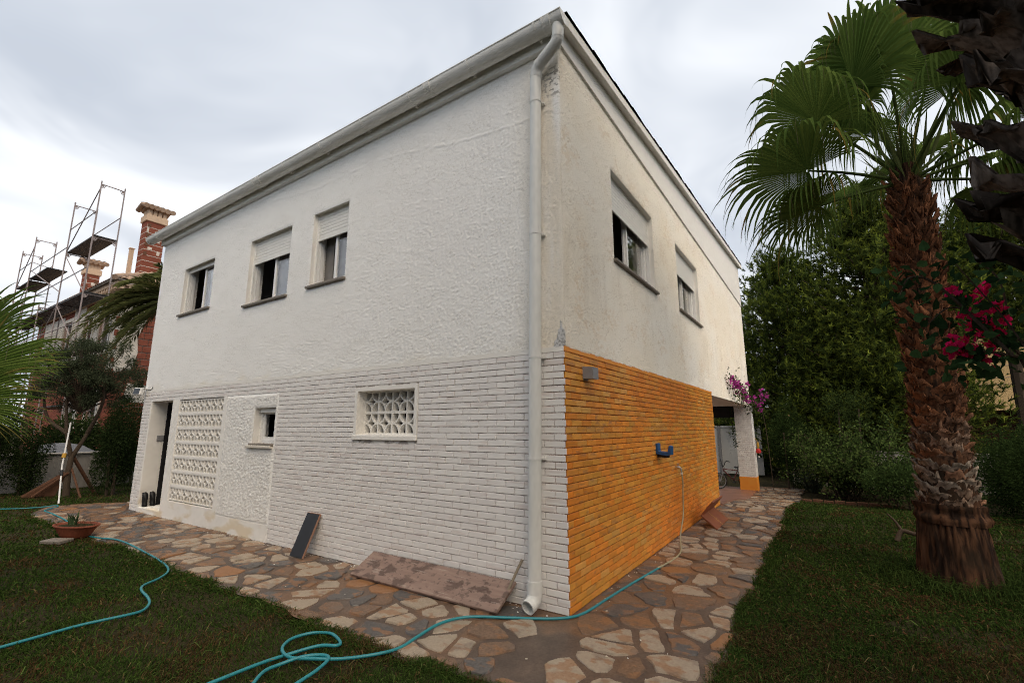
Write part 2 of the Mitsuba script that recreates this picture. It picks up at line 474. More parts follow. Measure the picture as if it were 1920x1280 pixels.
def tri_poly(poly, zf, zoff, step=0.4):
    """A polygon as a sheet following the ground."""
    x0, y0, x1, y1 = poly.bounds
    vs, fs, n = [], [], 0
    for a in np.arange(x0, x1, step):
        for b in np.arange(y0, y1, step):
            c = poly.intersection(sbox(a, b, a + step, b + step))
            for g in getattr(c, 'geoms', [c]):
                if g.geom_type != 'Polygon' or g.area < 1e-6:
                    continue
                v2, f2 = trimesh.creation.triangulate_polygon(g, engine='earcut')
                vs.append(v2); fs.append(np.asarray(f2) + n); n += len(v2)
    v2 = np.vstack(vs)
    z = zf(v2[:, 0], v2[:, 1]) + zoff
    return np.column_stack([v2, z]), np.vstack(fs)


pv, pf = tri_poly(path_poly, gz, 0.0)
pv[:, 2] += 0.006 * (meshkit.noise(pv * [3, 3, 0], 9) - 0.5)
put('path', (pv, pf), 'm_path', smooth=True, kind='structure', label='brown mortar bed of the crazy-paved path round the house')

pts = []
a = 0.0
cell = 0.285
for i in np.arange(-12.4, 1.8, cell):
    for j in np.arange(-1.8, 14.8, cell):
        if j > 0.4 and -9.4 < i < -0.5:
            continue
        pts.append((i + rng.uniform(-0.46, 0.46) * cell, j + rng.uniform(-0.46, 0.46) * cell))
pts = np.array(pts)
pts = pts[rng.random(len(pts)) > 0.13]
vor = Voronoi(pts)
stones = []
for k, reg in enumerate(vor.point_region):
    r = vor.regions[reg]
    if -1 in r or not r:
        continue
    c = Polygon(vor.vertices[r]).intersection(path_poly.buffer(-0.012))
    if c.geom_type != 'Polygon' or c.area < 0.012:
        continue
    c = c.buffer(-rng.uniform(0.009, 0.030)).intersection(sbox(-20, -5, -0.012, -0.012).union(sbox(0.02, -5, 5, 20)).union(sbox(-13, -5, -9.92, 9)))
    if c.geom_type != 'Polygon' or c.area < 0.009:
        continue
    c = c.buffer(0.0)
    stones.append(c)


def stone_mesh(c):
    L = c.exterior.length
    n = int(np.clip(L / 0.075, 9, 15))
    q = np.array([c.exterior.interpolate(t, normalized=True).coords[0] for t in (np.arange(n) + rng.uniform(-0.28, 0.28, n)) / n])
    m = q.mean(0)
    q = m + (q - m) * rng.uniform(0.875, 1.05, (n, 1))
    q2 = m + (q - m) * (1 - 0.011 / np.maximum(np.linalg.norm(q - m, axis=1), 0.03))[:, None]
    h = rng.uniform(0.004, 0.014)
    tl = rng.normal(0, 0.010, 2)
    zt = gz(q2[:, 0], q2[:, 1]) + h + (q2 - m) @ tl * 0.5 + rng.normal(0, 0.0012, n)
    v = np.vstack([np.column_stack([q, gz(q[:, 0], q[:, 1]) - 0.012]), np.column_stack([q2, zt]), [[m[0], m[1], gz(m[0], m[1]) + h + 0.002]]])
    i = np.arange(n); j = (i + 1) % n
    f = np.vstack([np.stack([i, j, n + j], 1), np.stack([i, n + j, n + i], 1), np.stack([n + i, n + j, 0 * i + 2 * n], 1)])
    P = Polygon(q)
    if not P.exterior.is_ccw:
        f = f[:, ::-1]
    return v, f


order = sorted(stones, key=lambda c: math.hypot(c.centroid.x - CAM[0], c.centroid.y - CAM[1]))
rest, rest_uv = [], []
for k, c in enumerate(order):
    m = stone_mesh(c)
    r = rng.random(2)
    if k < 300:
        put('path__paving_stone', m, 'm_stone', uv=np.tile(r, (len(m[0]), 1)))
    else:
        rest.append(m); rest_uv.append(np.tile(r, (len(m[0]), 1)))
put('path__far_paving', cat(rest), 'm_stone', uv=np.vstack(rest_uv), kind='stuff')

# ------------------------------------------------------------------ the house
H = thing('house', 'white two-storey house with roughcast upper walls above white and orange painted brick', 'house')
BT = 2.34            # top of the brickwork
LW, BW, RW = 9.88, 7.09, 13.53
ze = lambda x: 5.70 + 0.0078 * x          # wall head on the gutter side


def sheet(coords_a, coords_b, holes, place, disp, clip=None):
    """A displaced sheet over the (a, b) grid with rectangular holes; place(a, b, d) -> world points."""
    A, B = np.meshgrid(coords_a, coords_b, indexing='ij')
    d = disp(A, B)
    for (a0, a1, b0, b1) in holes:
        dist = np.maximum(np.maximum(a0 - A, A - a1), np.maximum(b0 - B, B - b1))
        d = d * np.clip(0.30 + dist / 0.05, 0.30, 1)
    v = place(A, B, d).reshape(-1, 3)
    n, m = len(coords_a), len(coords_b)
    i, j = np.meshgrid(np.arange(n - 1), np.arange(m - 1), indexing='ij')
    ca, cb = (A[:-1, :-1] + A[1:, 1:]) / 2, (B[:-1, :-1] + B[1:, 1:]) / 2
    keep = np.ones_like(ca, bool)
    for (a0, a1, b0, b1) in holes:
        keep &= ~((ca > a0) & (ca < a1) & (cb > b0) & (cb < b1))
    if clip is not None:
        keep &= clip(ca, cb)
    a = (i * m + j)[keep]
    return v, np.vstack([np.stack([a, a + m, a + m + 1], 1), np.stack([a, a + m + 1, a + 1], 1)])


def axis_grid(a0, a1, steps, marks):
    """Grid coordinates from a0 to a1 with a growing step, snapped so that every mark is a coordinate."""
    g = [a0]
    while g[-1] < a1 - 1e-6:
        g.append(g[-1] + steps(g[-1]))
    g = np.array(g); g[-1] = a1
    for mk in marks:
        g[np.argmin(np.abs(g - mk))] = mk
    return np.unique(g)


def rough(a, b, seed, amp, stretch=(1, 1), skew=0.0):
    p = np.stack([(a + skew * b) * stretch[0], b * stretch[1], 0 * a], -1)
    w = meshkit.fbm(p * 17, 2, seed)
    q = p + (w[..., None] - 0.5) * 0.03
    r1 = meshkit.noise(q * [38, 62, 1], seed + 3)
    r2 = meshkit.noise(q * 88, seed + 5)
    r3 = meshkit.noise(p * 9, seed + 8)
    r4 = meshkit.noise(p * 150, seed + 9)
    ridge = 1 - np.abs(2 * r1 - 1)
    grit = np.random.default_rng(seed).random(a.shape)      # single grains of the thrown coat
    return amp * (0.08 * ridge + 0.42 * r2 + 0.22 * r3 * r2 + 0.30 * r4 + 0.42 * grit)


WIN_L = [(-8.70, -7.445, 3.835, 4.885), (-6.125, -4.875, 3.655, 4.89), (-4.28, -3.435, 3.68, 4.90)]
WIN_R = [(1.455, 3.24, 3.685, 4.98), (4.705, 6.50, 3.73, 5.05)]

# upper wall on the gutter side: hand-thrown roughcast in sweeping strokes
xs = axis_grid(-LW, 0.0, lambda a: 0.009 + 0.0021 * abs(a), [w for q in WIN_L for w in q[:2]])
xs = np.unique(np.concatenate([xs]))
zs = axis_grid(BT + 0.045, 5.72, lambda b: 0.0105, [w for q in WIN_L for w in q[2:]])


def disp_left(a, b):
    # strokes: the angle of the plasterer's sweep changes over the wall
    d = rough(a, b, 21, 0.0135, (0.85, 1.25), 0.35)
    seam = np.exp(-((b - (5.28 + 0.06 * np.sin(a * 1.7) - 0.10 * (a + 3))) / 0.02) ** 2) * (meshkit.noise(np.stack([a * 9, b * 9, 0 * a], -1), 77))
    return d + 0.006 * seam


put(H + '__upper_wall', sheet(xs, zs, WIN_L, lambda a, b, d: np.stack([a, -d, b + 0.0078 * a * (b - BT) / 3.4], -1), disp_left), 'm_stucco', smooth=True, label='white roughcast upper wall on the gutter side')

# upper wall on the gable side, up to the string course, and the smooth band above it
ys = axis_grid(0.0, RW, lambda a: 0.0095 + 0.0021 * a, [w for q in WIN_R for w in q[:2]])
zs = axis_grid(2.31, 5.74, lambda b: 0.0110, [w for q in WIN_R for w in q[2:]])


def disp_right(a, b):
    d = rough(a, b, 51, 0.0125, (1.1, 1.1), 0.1)
    top = BT + 0.046 + 0.012 * (meshkit.noise(np.stack([a * 11, 0 * a, 0 * a], -1), 31) - 0.5)
    return np.where((b < top) & (a < BW), 0.002, d)


put(H + '__gable_wall', sheet(ys, zs, WIN_R, lambda a, b, d: np.stack([d, a, b], -1), disp_right, lambda a, b: (b > BT + 0.03) | (a > BW)), 'm_gable', smooth=True, label='cream stained roughcast wall of the gable side')
zr = lambda y: 5.93 + 0.0905 * y          # underside of the verge
n = 40
yy = np.linspace(-0.0, RW, n)
band = []
for k in range(n - 1):
    y0, y1 = yy[k], yy[k + 1]
    band.append((np.array([[0.0, y0, 5.725], [0.026, y0, 5.735], [0.026, y0, zr(y0) + 0.05], [0.0, y1, 5.725], [0.026, y1, 5.735], [0.026, y1, zr(y1) + 0.05]]),
                 np.array([[0, 3, 4], [0, 4, 1], [1, 4, 5], [1, 5, 2]])))
put(H + '__string_course', cat(band + [bx(0.0, 0.036, 0.0, RW, 5.735, 5.757)]), 'm_plaster', label='smooth white band with a thin ledge under the sloping roof edge')

# structural backing so that nothing shows through: solid masonry behind both faces, with openings
def masonry(holes, a0, a1, b0, b1, place, grow=0.0):
    holes = [(h[0] - grow, h[1] + grow, h[2] - grow, h[3] + grow) for h in holes]
    A = sorted({a0, a1, *[h[0] for h in holes], *[h[1] for h in holes]})
    B = sorted({b0, b1, *[h[2] for h in holes], *[h[3] for h in holes]})
    out = []
    for i in range(len(A) - 1):
        for j in range(len(B) - 1):
            ca, cb = (A[i] + A[i + 1]) / 2, (B[j] + B[j + 1]) / 2
            if any(h[0] < ca < h[1] and h[2] < cb < h[3] for h in holes):
                continue
            out.append(place(A[i], A[i + 1], B[j], B[j + 1]))
    return cat(out)


DOOR = (-9.45, -8.47, 0.09, 2.15)
SCREEN = (-8.17, -6.49, 0.315, 2.14)
SMALL = (-5.46, -4.875, 1.35, 1.925)
VENT = (-2.985, -1.96, 1.535, 2.08)
put(H + '__upper_wall_core', masonry(WIN_L, -LW, -0.02, BT + 0.03, 5.71, lambda a, b, c, d: bx(a, b, 0.003, 0.22, c, d), 0.012), 'm_plaster')
put(H + '__corner_bead', cbx(-0.03, 0.0105, -0.0105, 0.03, BT + 0.055, 5.70, 0.006), 'm_stucco')
put(H + '__gable_wall_core', masonry(WIN_R, 0.02, RW, BT + 0.03, 5.93, lambda a, b, c, d: bx(-0.22, -0.003, a, b, c, d), 0.012), 'm_plaster')

# lower wall, gutter side
LOW = [DOOR, SCREEN, SMALL, VENT]
put(H + '__brick_bed', masonry(LOW, -LW, -0.02, -0.5, BT, lambda a, b, c, d: bx(a, b, 0.0, 0.2, c, d), 0.012), 'm_white_mortar')
put(H + '__orange_brick_bed', bx(-0.2, 0.0, 0.0, BW - 0.004, -0.5, BT), 'm_orange_mortar')
put(H + '__brick_capping', cat([bx(-LW, 0.0, -0.010, 0.05, BT + 0.001, BT + 0.05)]), 'm_plaster')
cap = []
for y in np.arange(0, BW, 0.12):
    cap.append(bx(-0.01, 0.0115 + rng.uniform(-0.001, 0.001), y, min(y + 0.1201, BW), BT + 0.004, BT + 0.047 + rng.uniform(-0.006, 0.008)))
put(H + '__orange_capping', cat(cap), 'm_orange_paint', label='ragged orange paint line along the top of the orange bricks')


def brick_mesh(w, h, d, b=0.0025):
    """Brick standing on its bed: x along the wall, -y outwards."""
    o = [[-w / 2, -h / 2], [w / 2, -h / 2], [w / 2, h / 2], [-w / 2, h / 2]]
    ring = lambda s, y: [[x - math.copysign(s, x), y, z - math.copysign(s, z)] for x, z in o]
    v = np.array(ring(0, 0.004) + ring(0, -(d - b)) + ring(b, -d))
    i = np.arange(4); j = (i + 1) % 4
    f = np.vstack([np.stack([i, j, j + 4], 1), np.stack([i, j + 4, i + 4], 1), np.stack([i + 4, j + 4, j + 8], 1), np.stack([i + 4, j + 8, i + 8], 1), [[8, 9, 10], [8, 10, 11]]])
    return v, f


def cuts(a0, a1, holes):
    segs = [(a0, a1)]
    for h0, h1 in holes:
        segs = [s for (p, q) in segs for s in ((p, min(q, h0)), (max(p, h1), q)) if s[1] - s[0] > 0.03]
    return segs


def lay(spans, course, depth, pitch=0.2255):
    """Running bond inside spans(row) -> [(a0, a1)]; returns (centre a, centre z, width, height)."""
    out = []
    for row in range(-2, int(round(BT / course))):
        z0 = row * course
        for a0, a1 in spans(row, z0, z0 + course):
            off = 0.5 * (row % 2)
            c0 = math.floor(a0 / pitch + off)
            while True:
                b0, b1 = (c0 - off) * pitch, (c0 + 1 - off) * pitch
                if b0 >= a1 - 1e-6:
                    break
                p, q = max(b0, a0), min(b1, a1)
                if q - p > 0.035:
                    out.append(((p + q) / 2, z0 + course / 2, q - p, course))
                c0 += 1
    return out


def white_spans(row, z0, z1):
    zc = (z0 + z1) / 2
    if zc > 2.145:
        return [(-LW, 0.010)]
    holes = [(-9.50, -4.812)]
    if VENT[2] - 0.075 < zc < VENT[3] + 0.05:
        holes.append((VENT[0] - 0.055, VENT[1] + 0.055))
    return cuts(-LW, 0.010, holes)


def lay_bricks(holder, name, bricks, place, bsdf, jx, jz, depth):
    bricks = sorted(bricks, key=lambda q: np.linalg.norm(np.array(place(q[0], q[1])) - CAM))
    bricks = [q for q in bricks if q[1] > -0.03] + [q for q in bricks if q[1] <= -0.03]
    cache, far = {}, []
    for k, (a, z, w, h) in enumerate(bricks):
        wq = round(w - jx - rng.choice([0, 0, 0.001, 0.003]), 3)
        hq = round(h - jz - rng.choice([0, 0.001, 0.002]), 3)
        dq = round(depth + rng.choice([-0.002, -0.001, 0, 0, 0.001, 0.002]), 4)
        M = place(a, z, True) @ rot([0, 1, 0], rng.normal(0, 0.28)) @ rot([1, 0, 0], rng.normal(0, 0.5)) @ rot([0, 0, 1], rng.normal(0, 0.35))
        if k < 300:
            key = (wq, hq, dq)
            if key not in cache:
                cache[key] = mikit.ply(brick_mesh(wq, hq, dq), bsdf)
            put_shared(holder + '__' + name, cache[key], T(M.tolist()))
        else:
            far.append(xf(brick_mesh(wq, hq, dq), M))
    put(holder + '__far_' + name, cat(far), bsdf, kind='stuff')


def place_white(a, z, matrix=False):
    return mov(a, 0, z) if matrix else (a, 0, z)


def place_orange(a, z, matrix=False):
    return mov(0, a, z) @ rot([0, 0, 1], 90) if matrix else (0, a, z)


lay_bricks(H, 'white_brick', lay(white_spans, 0.065, 0.011), place_white, 'm_white_brick', 0.0068, 0.0076, 0.011)
lay_bricks(H, 'orange_brick', lay(lambda r, a, b: [(0.0, BW)], 0.065, 0.011), place_orange, 'm_orange_brick', 0.007, 0.009, 0.011)

# smooth render round the door and the screen, rough panel with the small window
zc = 2.145
put(H + '__door_surround', masonry([DOOR, SCREEN], -9.50, -6.375, -0.5, zc, lambda a, b, c, d: bx(a, b, -0.008, 0.05, c, d), 0.004), 'm_plaster', label='smooth white render round the door and the breeze-block screen')
put(H + '__plinth', bx(-6.375, -4.812, -0.012, 0.05, -0.5, 0.235), 'm_plaster', label='smooth stained plinth under the rough panel')
xs = axis_grid(-6.375, -4.812, lambda a: 0.011, SMALL[:2])
zs = axis_grid(0.225, zc, lambda b: 0.011, SMALL[2:])
put(H + '__rough_panel', sheet(xs, zs, [SMALL], lambda a, b, d: np.stack([a, -d, b], -1), lambda a, b: rough(a * 0.85, b * 0.85, 91, 0.026, (0.8, 1.2), -0.5) * np.clip(0.15 + np.minimum(np.minimum(a + 6.375, -4.812 - a), np.minimum(b - 0.225, zc - b)) / 0.05, 0.15, 1)), 'm_stucco', smooth=True, label='very coarse white roughcast panel beside the breeze-block screen')


# --- windows -----------------------------------------------------------------
def window(name, hole, side, shutter_z, open_left=True, rec=0.115, label=None, small=False):
    """An aluminium sliding window in a reveal with a roller shutter. Built in wall coordinates (a along, y inwards, z up)."""
    a0, a1, b0, b1 = hole
    W = H + '__' + key_for('_w' + name).replace('_w', '', 1)
    labels[W] = {'label': label}
    if side == 'L':
        S = lambda m: m
    else:
        R = rot([0, 0, 1], 90)
        S = lambda m: xf(m, R)
    # local frame: x = a, y = inwards, z
    fr = 0.045
    top = b1
    reveal = [bx(a0 - 0.05, a0, -0.002, rec + 0.14, b0, b1), bx(a1, a1 + 0.05, -0.002, rec + 0.14, b0, b1), bx(a0 - 0.05, a1 + 0.05, -0.001, rec + 0.14, b1, b1 + 0.06), bx(a0 - 0.05, a1 + 0.05, 0.0, rec + 0.14, b0 - 0.05, b0)]
    put(W + '__reveal', S(cat(reveal)), 'm_plaster')
    put(W + '__sill', S(cbx(a0 - 0.03, a1 + 0.03, -0.055, rec + 0.02, b0 - 0.004, b0 + 0.034, 0.006)), 'm_sill')
    z0 = b0 + 0.034
    if shutter_z is not None:
        n = max(2, int((top - shutter_z) / 0.048))
        hs = (top + 0.02 - shutter_z) / n
        sl = []
        for k in range(n):
            zz = shutter_z + k * hs
            prof = [(0.0, 0.0), (-0.007, 0.004), (-0.010, hs * 0.5), (-0.007, hs - 0.004), (0.0, hs)]
            v = np.array([[x, rec - 0.03 + p, zz + q] for p, q in prof for x in (a0 + 0.03, a1 - 0.03)])
            f = np.vstack([[[2 * i, 2 * i + 1, 2 * i + 3], [2 * i, 2 * i + 3, 2 * i + 2]] for i in range(4)])
            sl.append((v, f))
        put(W + '__shutter', S(cat(sl + [cbx(a0 + 0.03, a1 - 0.03, rec - 0.042, rec - 0.022, shutter_z - 0.035, shutter_z + 0.004, 0.003)])), 'm_cream_slat', label='partly lowered white roller shutter')
        put(W + '__shutter_guide', S(bx(a0, a0 + 0.032, rec - 0.048, rec + 0.0, z0, b1)), 'm_white_alu')
        put(W + '__shutter_guide', S(bx(a1 - 0.032, a1, rec - 0.048, rec + 0.0, z0, b1)), 'm_white_alu')
    frame = [bx(a0, a0 + fr, rec + 0.004, rec + 0.075, z0, b1), bx(a1 - fr, a1, rec + 0.004, rec + 0.075, z0, b1), bx(a0 + fr, a1 - fr, rec + 0.004, rec + 0.075, z0, z0 + fr), bx(a0 + fr, a1 - fr, rec + 0.004, rec + 0.075, b1 - fr, b1)]
    put(W + '__frame', S(cat(frame)), 'm_white_alu')
    mid = (a0 + a1) / 2
    s = 0.05

    def sash(x0, x1, y):
        zt, zb = b1 - fr, z0 + fr
        put(W + '__sash', S(cat([cbx(x0, x0 + s, y, y + 0.03, zb, zt, 0.003), cbx(x1 - s, x1, y, y + 0.03, zb, zt, 0.003), cbx(x0 + s, x1 - s, y + 0.001, y + 0.029, zb, zb + s, 0.003), cbx(x0 + s, x1 - s, y + 0.001, y + 0.029, zt - s, zt, 0.003)])), 'm_white_alu')
        put(W + '__pane', S((np.array([[x0 + s - 0.005, y + 0.015, zb + s - 0.005], [x1 - s + 0.005, y + 0.015, zb + s - 0.005], [x1 - s + 0.005, y + 0.015, zt - s + 0.005], [x0 + s - 0.005, y + 0.015, zt - s + 0.005]]), np.array([[0, 1, 2], [0, 2, 3]]))), 'm_pane')

    if small:
        sash(a0 + fr, a1 - fr, rec + 0.02)
    else:
        sash(mid - 0.02, a1 - fr, rec + 0.010)
        sash(mid - 0.05, a1 - fr - 0.03, rec + 0.042)
    room = trimesh.creation.box((a1 - a0 + 1.6, 2.4, b1 - b0 + 1.5))
    v, f = np.array(room.vertices), np.array(room.faces)
    v = v + [(a0 + a1) / 2, rec + 0.13 + 1.2, (b0 + b1) / 2 - 0.15]
    front = np.all(np.isclose(v[f][:, :, 1], rec + 0.13), axis=1)
    inner = (v, f[~front][:, ::-1])
    lip = masonry([(a0, a1, b0, b1)], (a0 + a1) / 2 - (a1 - a0 + 1.6) / 2, (a0 + a1) / 2 + (a1 - a0 + 1.6) / 2, (b0 + b1) / 2 - 0.15 - (b1 - b0 + 1.5) / 2, (b0 + b1) / 2 - 0.15 + (b1 - b0 + 1.5) / 2, lambda p, q, r, t: bx(p, q, rec + 0.129, rec + 0.135, r, t))
    put(W + '__interior', S(cat([inner, lip])), 'm_room')
    return W


window('window', WIN_L[0], 'L', 4.80, label='leftmost upstairs window on the gutter side, shutter almost fully raised')
window('window', WIN_L[1], 'L', 4.475, label='middle upstairs window on the gutter side with a half-open sash')
window('window', WIN_L[2], 'L', 4.49, label='narrow upstairs window nearest the corner on the gutter side')
window('window', WIN_R[0], 'R', 4.53, label='larger open window on the gable side nearest the corner')
window('window', WIN_R[1], 'R', 4.58, label='second window on the gable side, farther from the corner')
sm = window('window', SMALL, 'L', None, rec=0.10, label='small ground-floor window in the rough panel', small=True)
scene.pop(sm + '__pane')
put(sm + '__ledge', cbx(SMALL[0] - 0.09, SMALL[1] + 0.02, -0.065, 0.02, SMALL[2] - 0.035, SMALL[2] + 0.006, 0.006), 'm_render', label='cream ledge')
put(sm + '__blind_box', cbx(SMALL[0] + 0.05, SMALL[1] - 0.02, 0.05, 0.098, SMALL[3] - 0.075, SMALL[3] - 0.005, 0.006), 'm_cream_slat')

# --- breeze blocks: quarter-circle ribs round a four-pointed star --------------
def breeze(w, h, depth):
    hw, hh = w / 2, h / 2
    ex, ez = 0.011, 0.016
    a, b = hw - ex, hh - ez
    inner = sbox(-a, -b, a, b)
    ribs = shapely.union_all([Point(0, 0).buffer(1, 24)])
    rib = []
    for sx in (-1, 1):
        for sz in (-1, 1):
            o = shapely.affinity.translate(shapely.affinity.scale(Point(0, 0).buffer(1.0, 20), a + 0.007, b + 0.007), sx * a, sz * b)
            i = shapely.affinity.translate(shapely.affinity.scale(Point(0, 0).buffer(1.0, 20), a - 0.009, b - 0.009), sx * a, sz * b)
            rib.append(o.difference(i).intersection(inner))
    shape = shapely.union_all([sbox(-hw, -hh, hw, hh).difference(inner)] + rib)
    v, f = extrude(shape.buffer(0.0004).simplify(0.0006), depth)
    v = np.column_stack([v[:, 0], v[:, 2], v[:, 1]])          # depth along +y (inwards)
    return v, f[:, ::-1]


import shapely.affinity
S = H + '__breeze_screen'
labels[S] = {'label': 'large white breeze-block screen beside the door, seven blocks by seven'}
cw, ch = (SCREEN[1] - SCREEN[0]) / 7, (SCREEN[3] - SCREEN[2]) / 7
bshape = mikit.ply(breeze(cw - 0.002, ch - 0.03, 0.075), 'm_plaster')
for i in range(7):
    for j in range(7):
        put_shared(S + '__block', bshape, T().translate([SCREEN[0] + (i + 0.5) * cw, rng.uniform(0.004, 0.008), SCREEN[2] + (j + 0.5) * ch]))
bars = [bx(SCREEN[0], SCREEN[1], 0.002, 0.08, SCREEN[2] + j * ch - 0.0155, SCREEN[2] + j * ch + 0.0155) for j in range(1, 7)]
put(S + '__course_joint', cat(bars), 'm_plaster')
V = H + '__vent'
labels[V] = {'label': 'small framed opening of breeze blocks in the white brick wall'}
f0 = [bx(VENT[0] - 0.05, VENT[1] + 0.05, -0.018, 0.02, VENT[3], VENT[3] + 0.048), bx(VENT[0] - 0.05, VENT[1] + 0.05, -0.018, 0.02, VENT[2] - 0.062, VENT[2] - 0.0), bx(VENT[0] - 0.05, VENT[0], -0.0175, 0.02, VENT[2], VENT[3]), bx(VENT[1], VENT[1] + 0.05, -0.0175, 0.02, VENT[2], VENT[3])]
put(V + '__frame', cat(f0), 'm_plaster')
put(V + '__sill', cbx(VENT[0] - 0.06, VENT[1] + 0.055, -0.032, 0.0, VENT[2] - 0.066, VENT[2] - 0.012, 0.004), 'm_plaster')
put(V + '__reveal', cat([bx(VENT[0] - 0.02, VENT[0], 0.021, 0.24, VENT[2], VENT[3]), bx(VENT[1], VENT[1] + 0.02, 0.021, 0.24, VENT[2], VENT[3]), bx(VENT[0] - 0.02, VENT[1] + 0.02, 0.021, 0.24, VENT[3], VENT[3] + 0.02), bx(VENT[0] - 0.02, VENT[1] + 0.02, 0.021, 0.24, VENT[2] - 0.02, VENT[2])]), 'm_plaster')
vw, vh = (VENT[1] - VENT[0]) / 4, (VENT[3] - VENT[2]) / 2
vshape = mikit.ply(breeze(vw - 0.001, vh - 0.001, 0.08), 'm_plaster')
for i in range(4):
    for j in range(2):
        put_shared(V + '__block', vshape, T().translate([VENT[0] + (i + 0.5) * vw, 0.115 + rng.uniform(0, 0.003), VENT[2] + (j + 0.5) * vh]))


def dark_room(key, a0, a1, b0, b1, y0, y1):
    v, f = bx(a0, a1, y0, y1, b0, b1)
    front = np.all(np.isclose(v[f][:, :, 1], y0), axis=1)
    put(key, (v, f[~front]), 'm_room')


dark_room(S + '__interior', SCREEN[0] - 0.02, SCREEN[1] + 0.02, SCREEN[2] - 0.02, SCREEN[3] + 0.02, 0.10, 1.0)
dark_room(V + '__interior', VENT[0] - 0.02, VENT[1] + 0.02, VENT[2] - 0.02, VENT[3] + 0.02, 0.20, 1.4)

# --- door recess --------------------------------------------------------------
D = H + '__doorway'
labels[D] = {'label': 'narrow doorway recess at the far left end, door standing open onto the dark'}
put(D + '__reveal', cat([bx(DOOR[0] - 0.03, DOOR[0], -0.006, 0.28, 0.0, DOOR[3]), bx(DOOR[1], DOOR[1] + 0.03, -0.006, 0.28, 0.0, DOOR[3]), bx(DOOR[0] - 0.03, DOOR[1] + 0.03, -0.006, 0.36, DOOR[3], DOOR[3] + 0.03)]), 'm_plaster')
put(D + '__step', cbx(DOOR[0], DOOR[1], -0.01, 0.36, -0.1, DOOR[2], 0.005), 'm_plaster')
put(D + '__door_panel', cat([cbx(DOOR[0] - 0.03, DOOR[0] + 0.012, 0.284, 1.1, DOOR[2] + 0.01, DOOR[3] - 0.05)]), 'm_dark')
dark_room(D + '__interior', DOOR[0] - 0.02, DOOR[1] + 0.4, DOOR[2] - 0.05, DOOR[3] + 0.1, 0.371, 3.0)
put(D + '__bell_box', cbx(DOOR[0], DOOR[0] + 0.03, 0.15, 0.27, 1.36, 1.47, 0.004), 'm_grey_metal', label='small grey box on the reveal')

# --- roof, eaves, verge ---------------------------------------------------------
def slab(x0, x1, y0, y1, zlo, zhi):
    """A prism across x whose under and upper faces follow zlo(y), zhi(y)."""
    v = np.array([[x, y, z(y)] for x in (x0, x1) for y, z in ((y0, zlo), (y1, zlo), (y1, zhi), (y0, zhi))])
    f = np.array([[0, 1, 2, 3], [4, 7, 6, 5], [0, 4, 5, 1], [1, 5, 6, 2], [2, 6, 7, 3], [3, 7, 4, 0]])
    return v, np.vstack([f[:, [0, 1, 2]], f[:, [0, 2, 3]]])


def shear(m):
    v, f = m
    v = np.array(v); v[:, 2] += 0.0078 * np.minimum(v[:, 0], 0)
    return v, f


R = H + '__roof'
put(R, slab(-LW - 0.10, 0.085, -0.03, RW + 0.25, zr, lambda y: zr(y) + 0.10), 'm_plaster', label='low-pitched roof slab rising away from the gutter')
put(R + '__verge_board', slab(0.086, 0.122, -0.10, RW + 0.27, lambda y: zr(y) - 0.020, lambda y: zr(y) + 0.100), 'm_plaster')
tl = []
ny = int((RW + 0.4) / 0.36)
for k in range(ny):
    y0 = -0.02 + k * 0.36
    tl.append(slab(-LW - 0.14, 0.136 + rng.uniform(-0.007, 0.007), y0, y0 + 0.40, lambda y, y0=y0: zr(y0) + 0.103 + 0.0905 * (y - y0) + 0.014 * (1 - (y - y0) / 0.4), lambda y, y0=y0: zr(y0) + 0.126 + 0.0905 * (y - y0) + 0.016 * (1 - (y - y0) / 0.4)))
scene['m_roof_tile'] = {'type': 'principled', 'base_color': rgb(0.075, 0.066, 0.052), 'roughness': 0.9, 'specular': 0.15}
put(R + '__tile_course', cat(tl), 'm_roof_tile', label='dark mossy edge of the roof tiles')
put(H + '__eave_board', shear(cat([bx(-LW - 0.06, 0.03, -0.075, 0.02, 5.69, 5.925)])), 'm_gutter')
g = H + '__gutter'
labels[g] = {'label': 'long cream half-round gutter along the eaves'}
GX0, GX1, GY, GZ, GR = -LW - 0.36, 0.185, -0.178, 5.868, 0.10
th = np.linspace(PI, 2 * PI, 17)


def half(x0, x1, r, r2):
    pr = [(GY + r * math.cos(t), GZ + r * 1.12 * math.sin(t)) for t in th] + [(GY + r2 * math.cos(t), GZ + r2 * 1.12 * math.sin(t)) for t in th[::-1]]
    n = len(pr)
    v = np.array([[x, y, z] for x in (x0, x1) for y, z in pr])
    i = np.arange(n); j = (i + 1) % n
    f = np.vstack([np.stack([i, j, n + j], 1), np.stack([i, n + j, n + i], 1)])
    cap = [[k, k + 1, n - 2 - k] for k in range(n // 2 - 1)] + [[k, n - 2 - k, n - 1 - k] for k in range(n // 2 - 1)]
    cap = np.array(cap)
    return v, np.vstack([f, cap, cap[:, ::-1] + n])


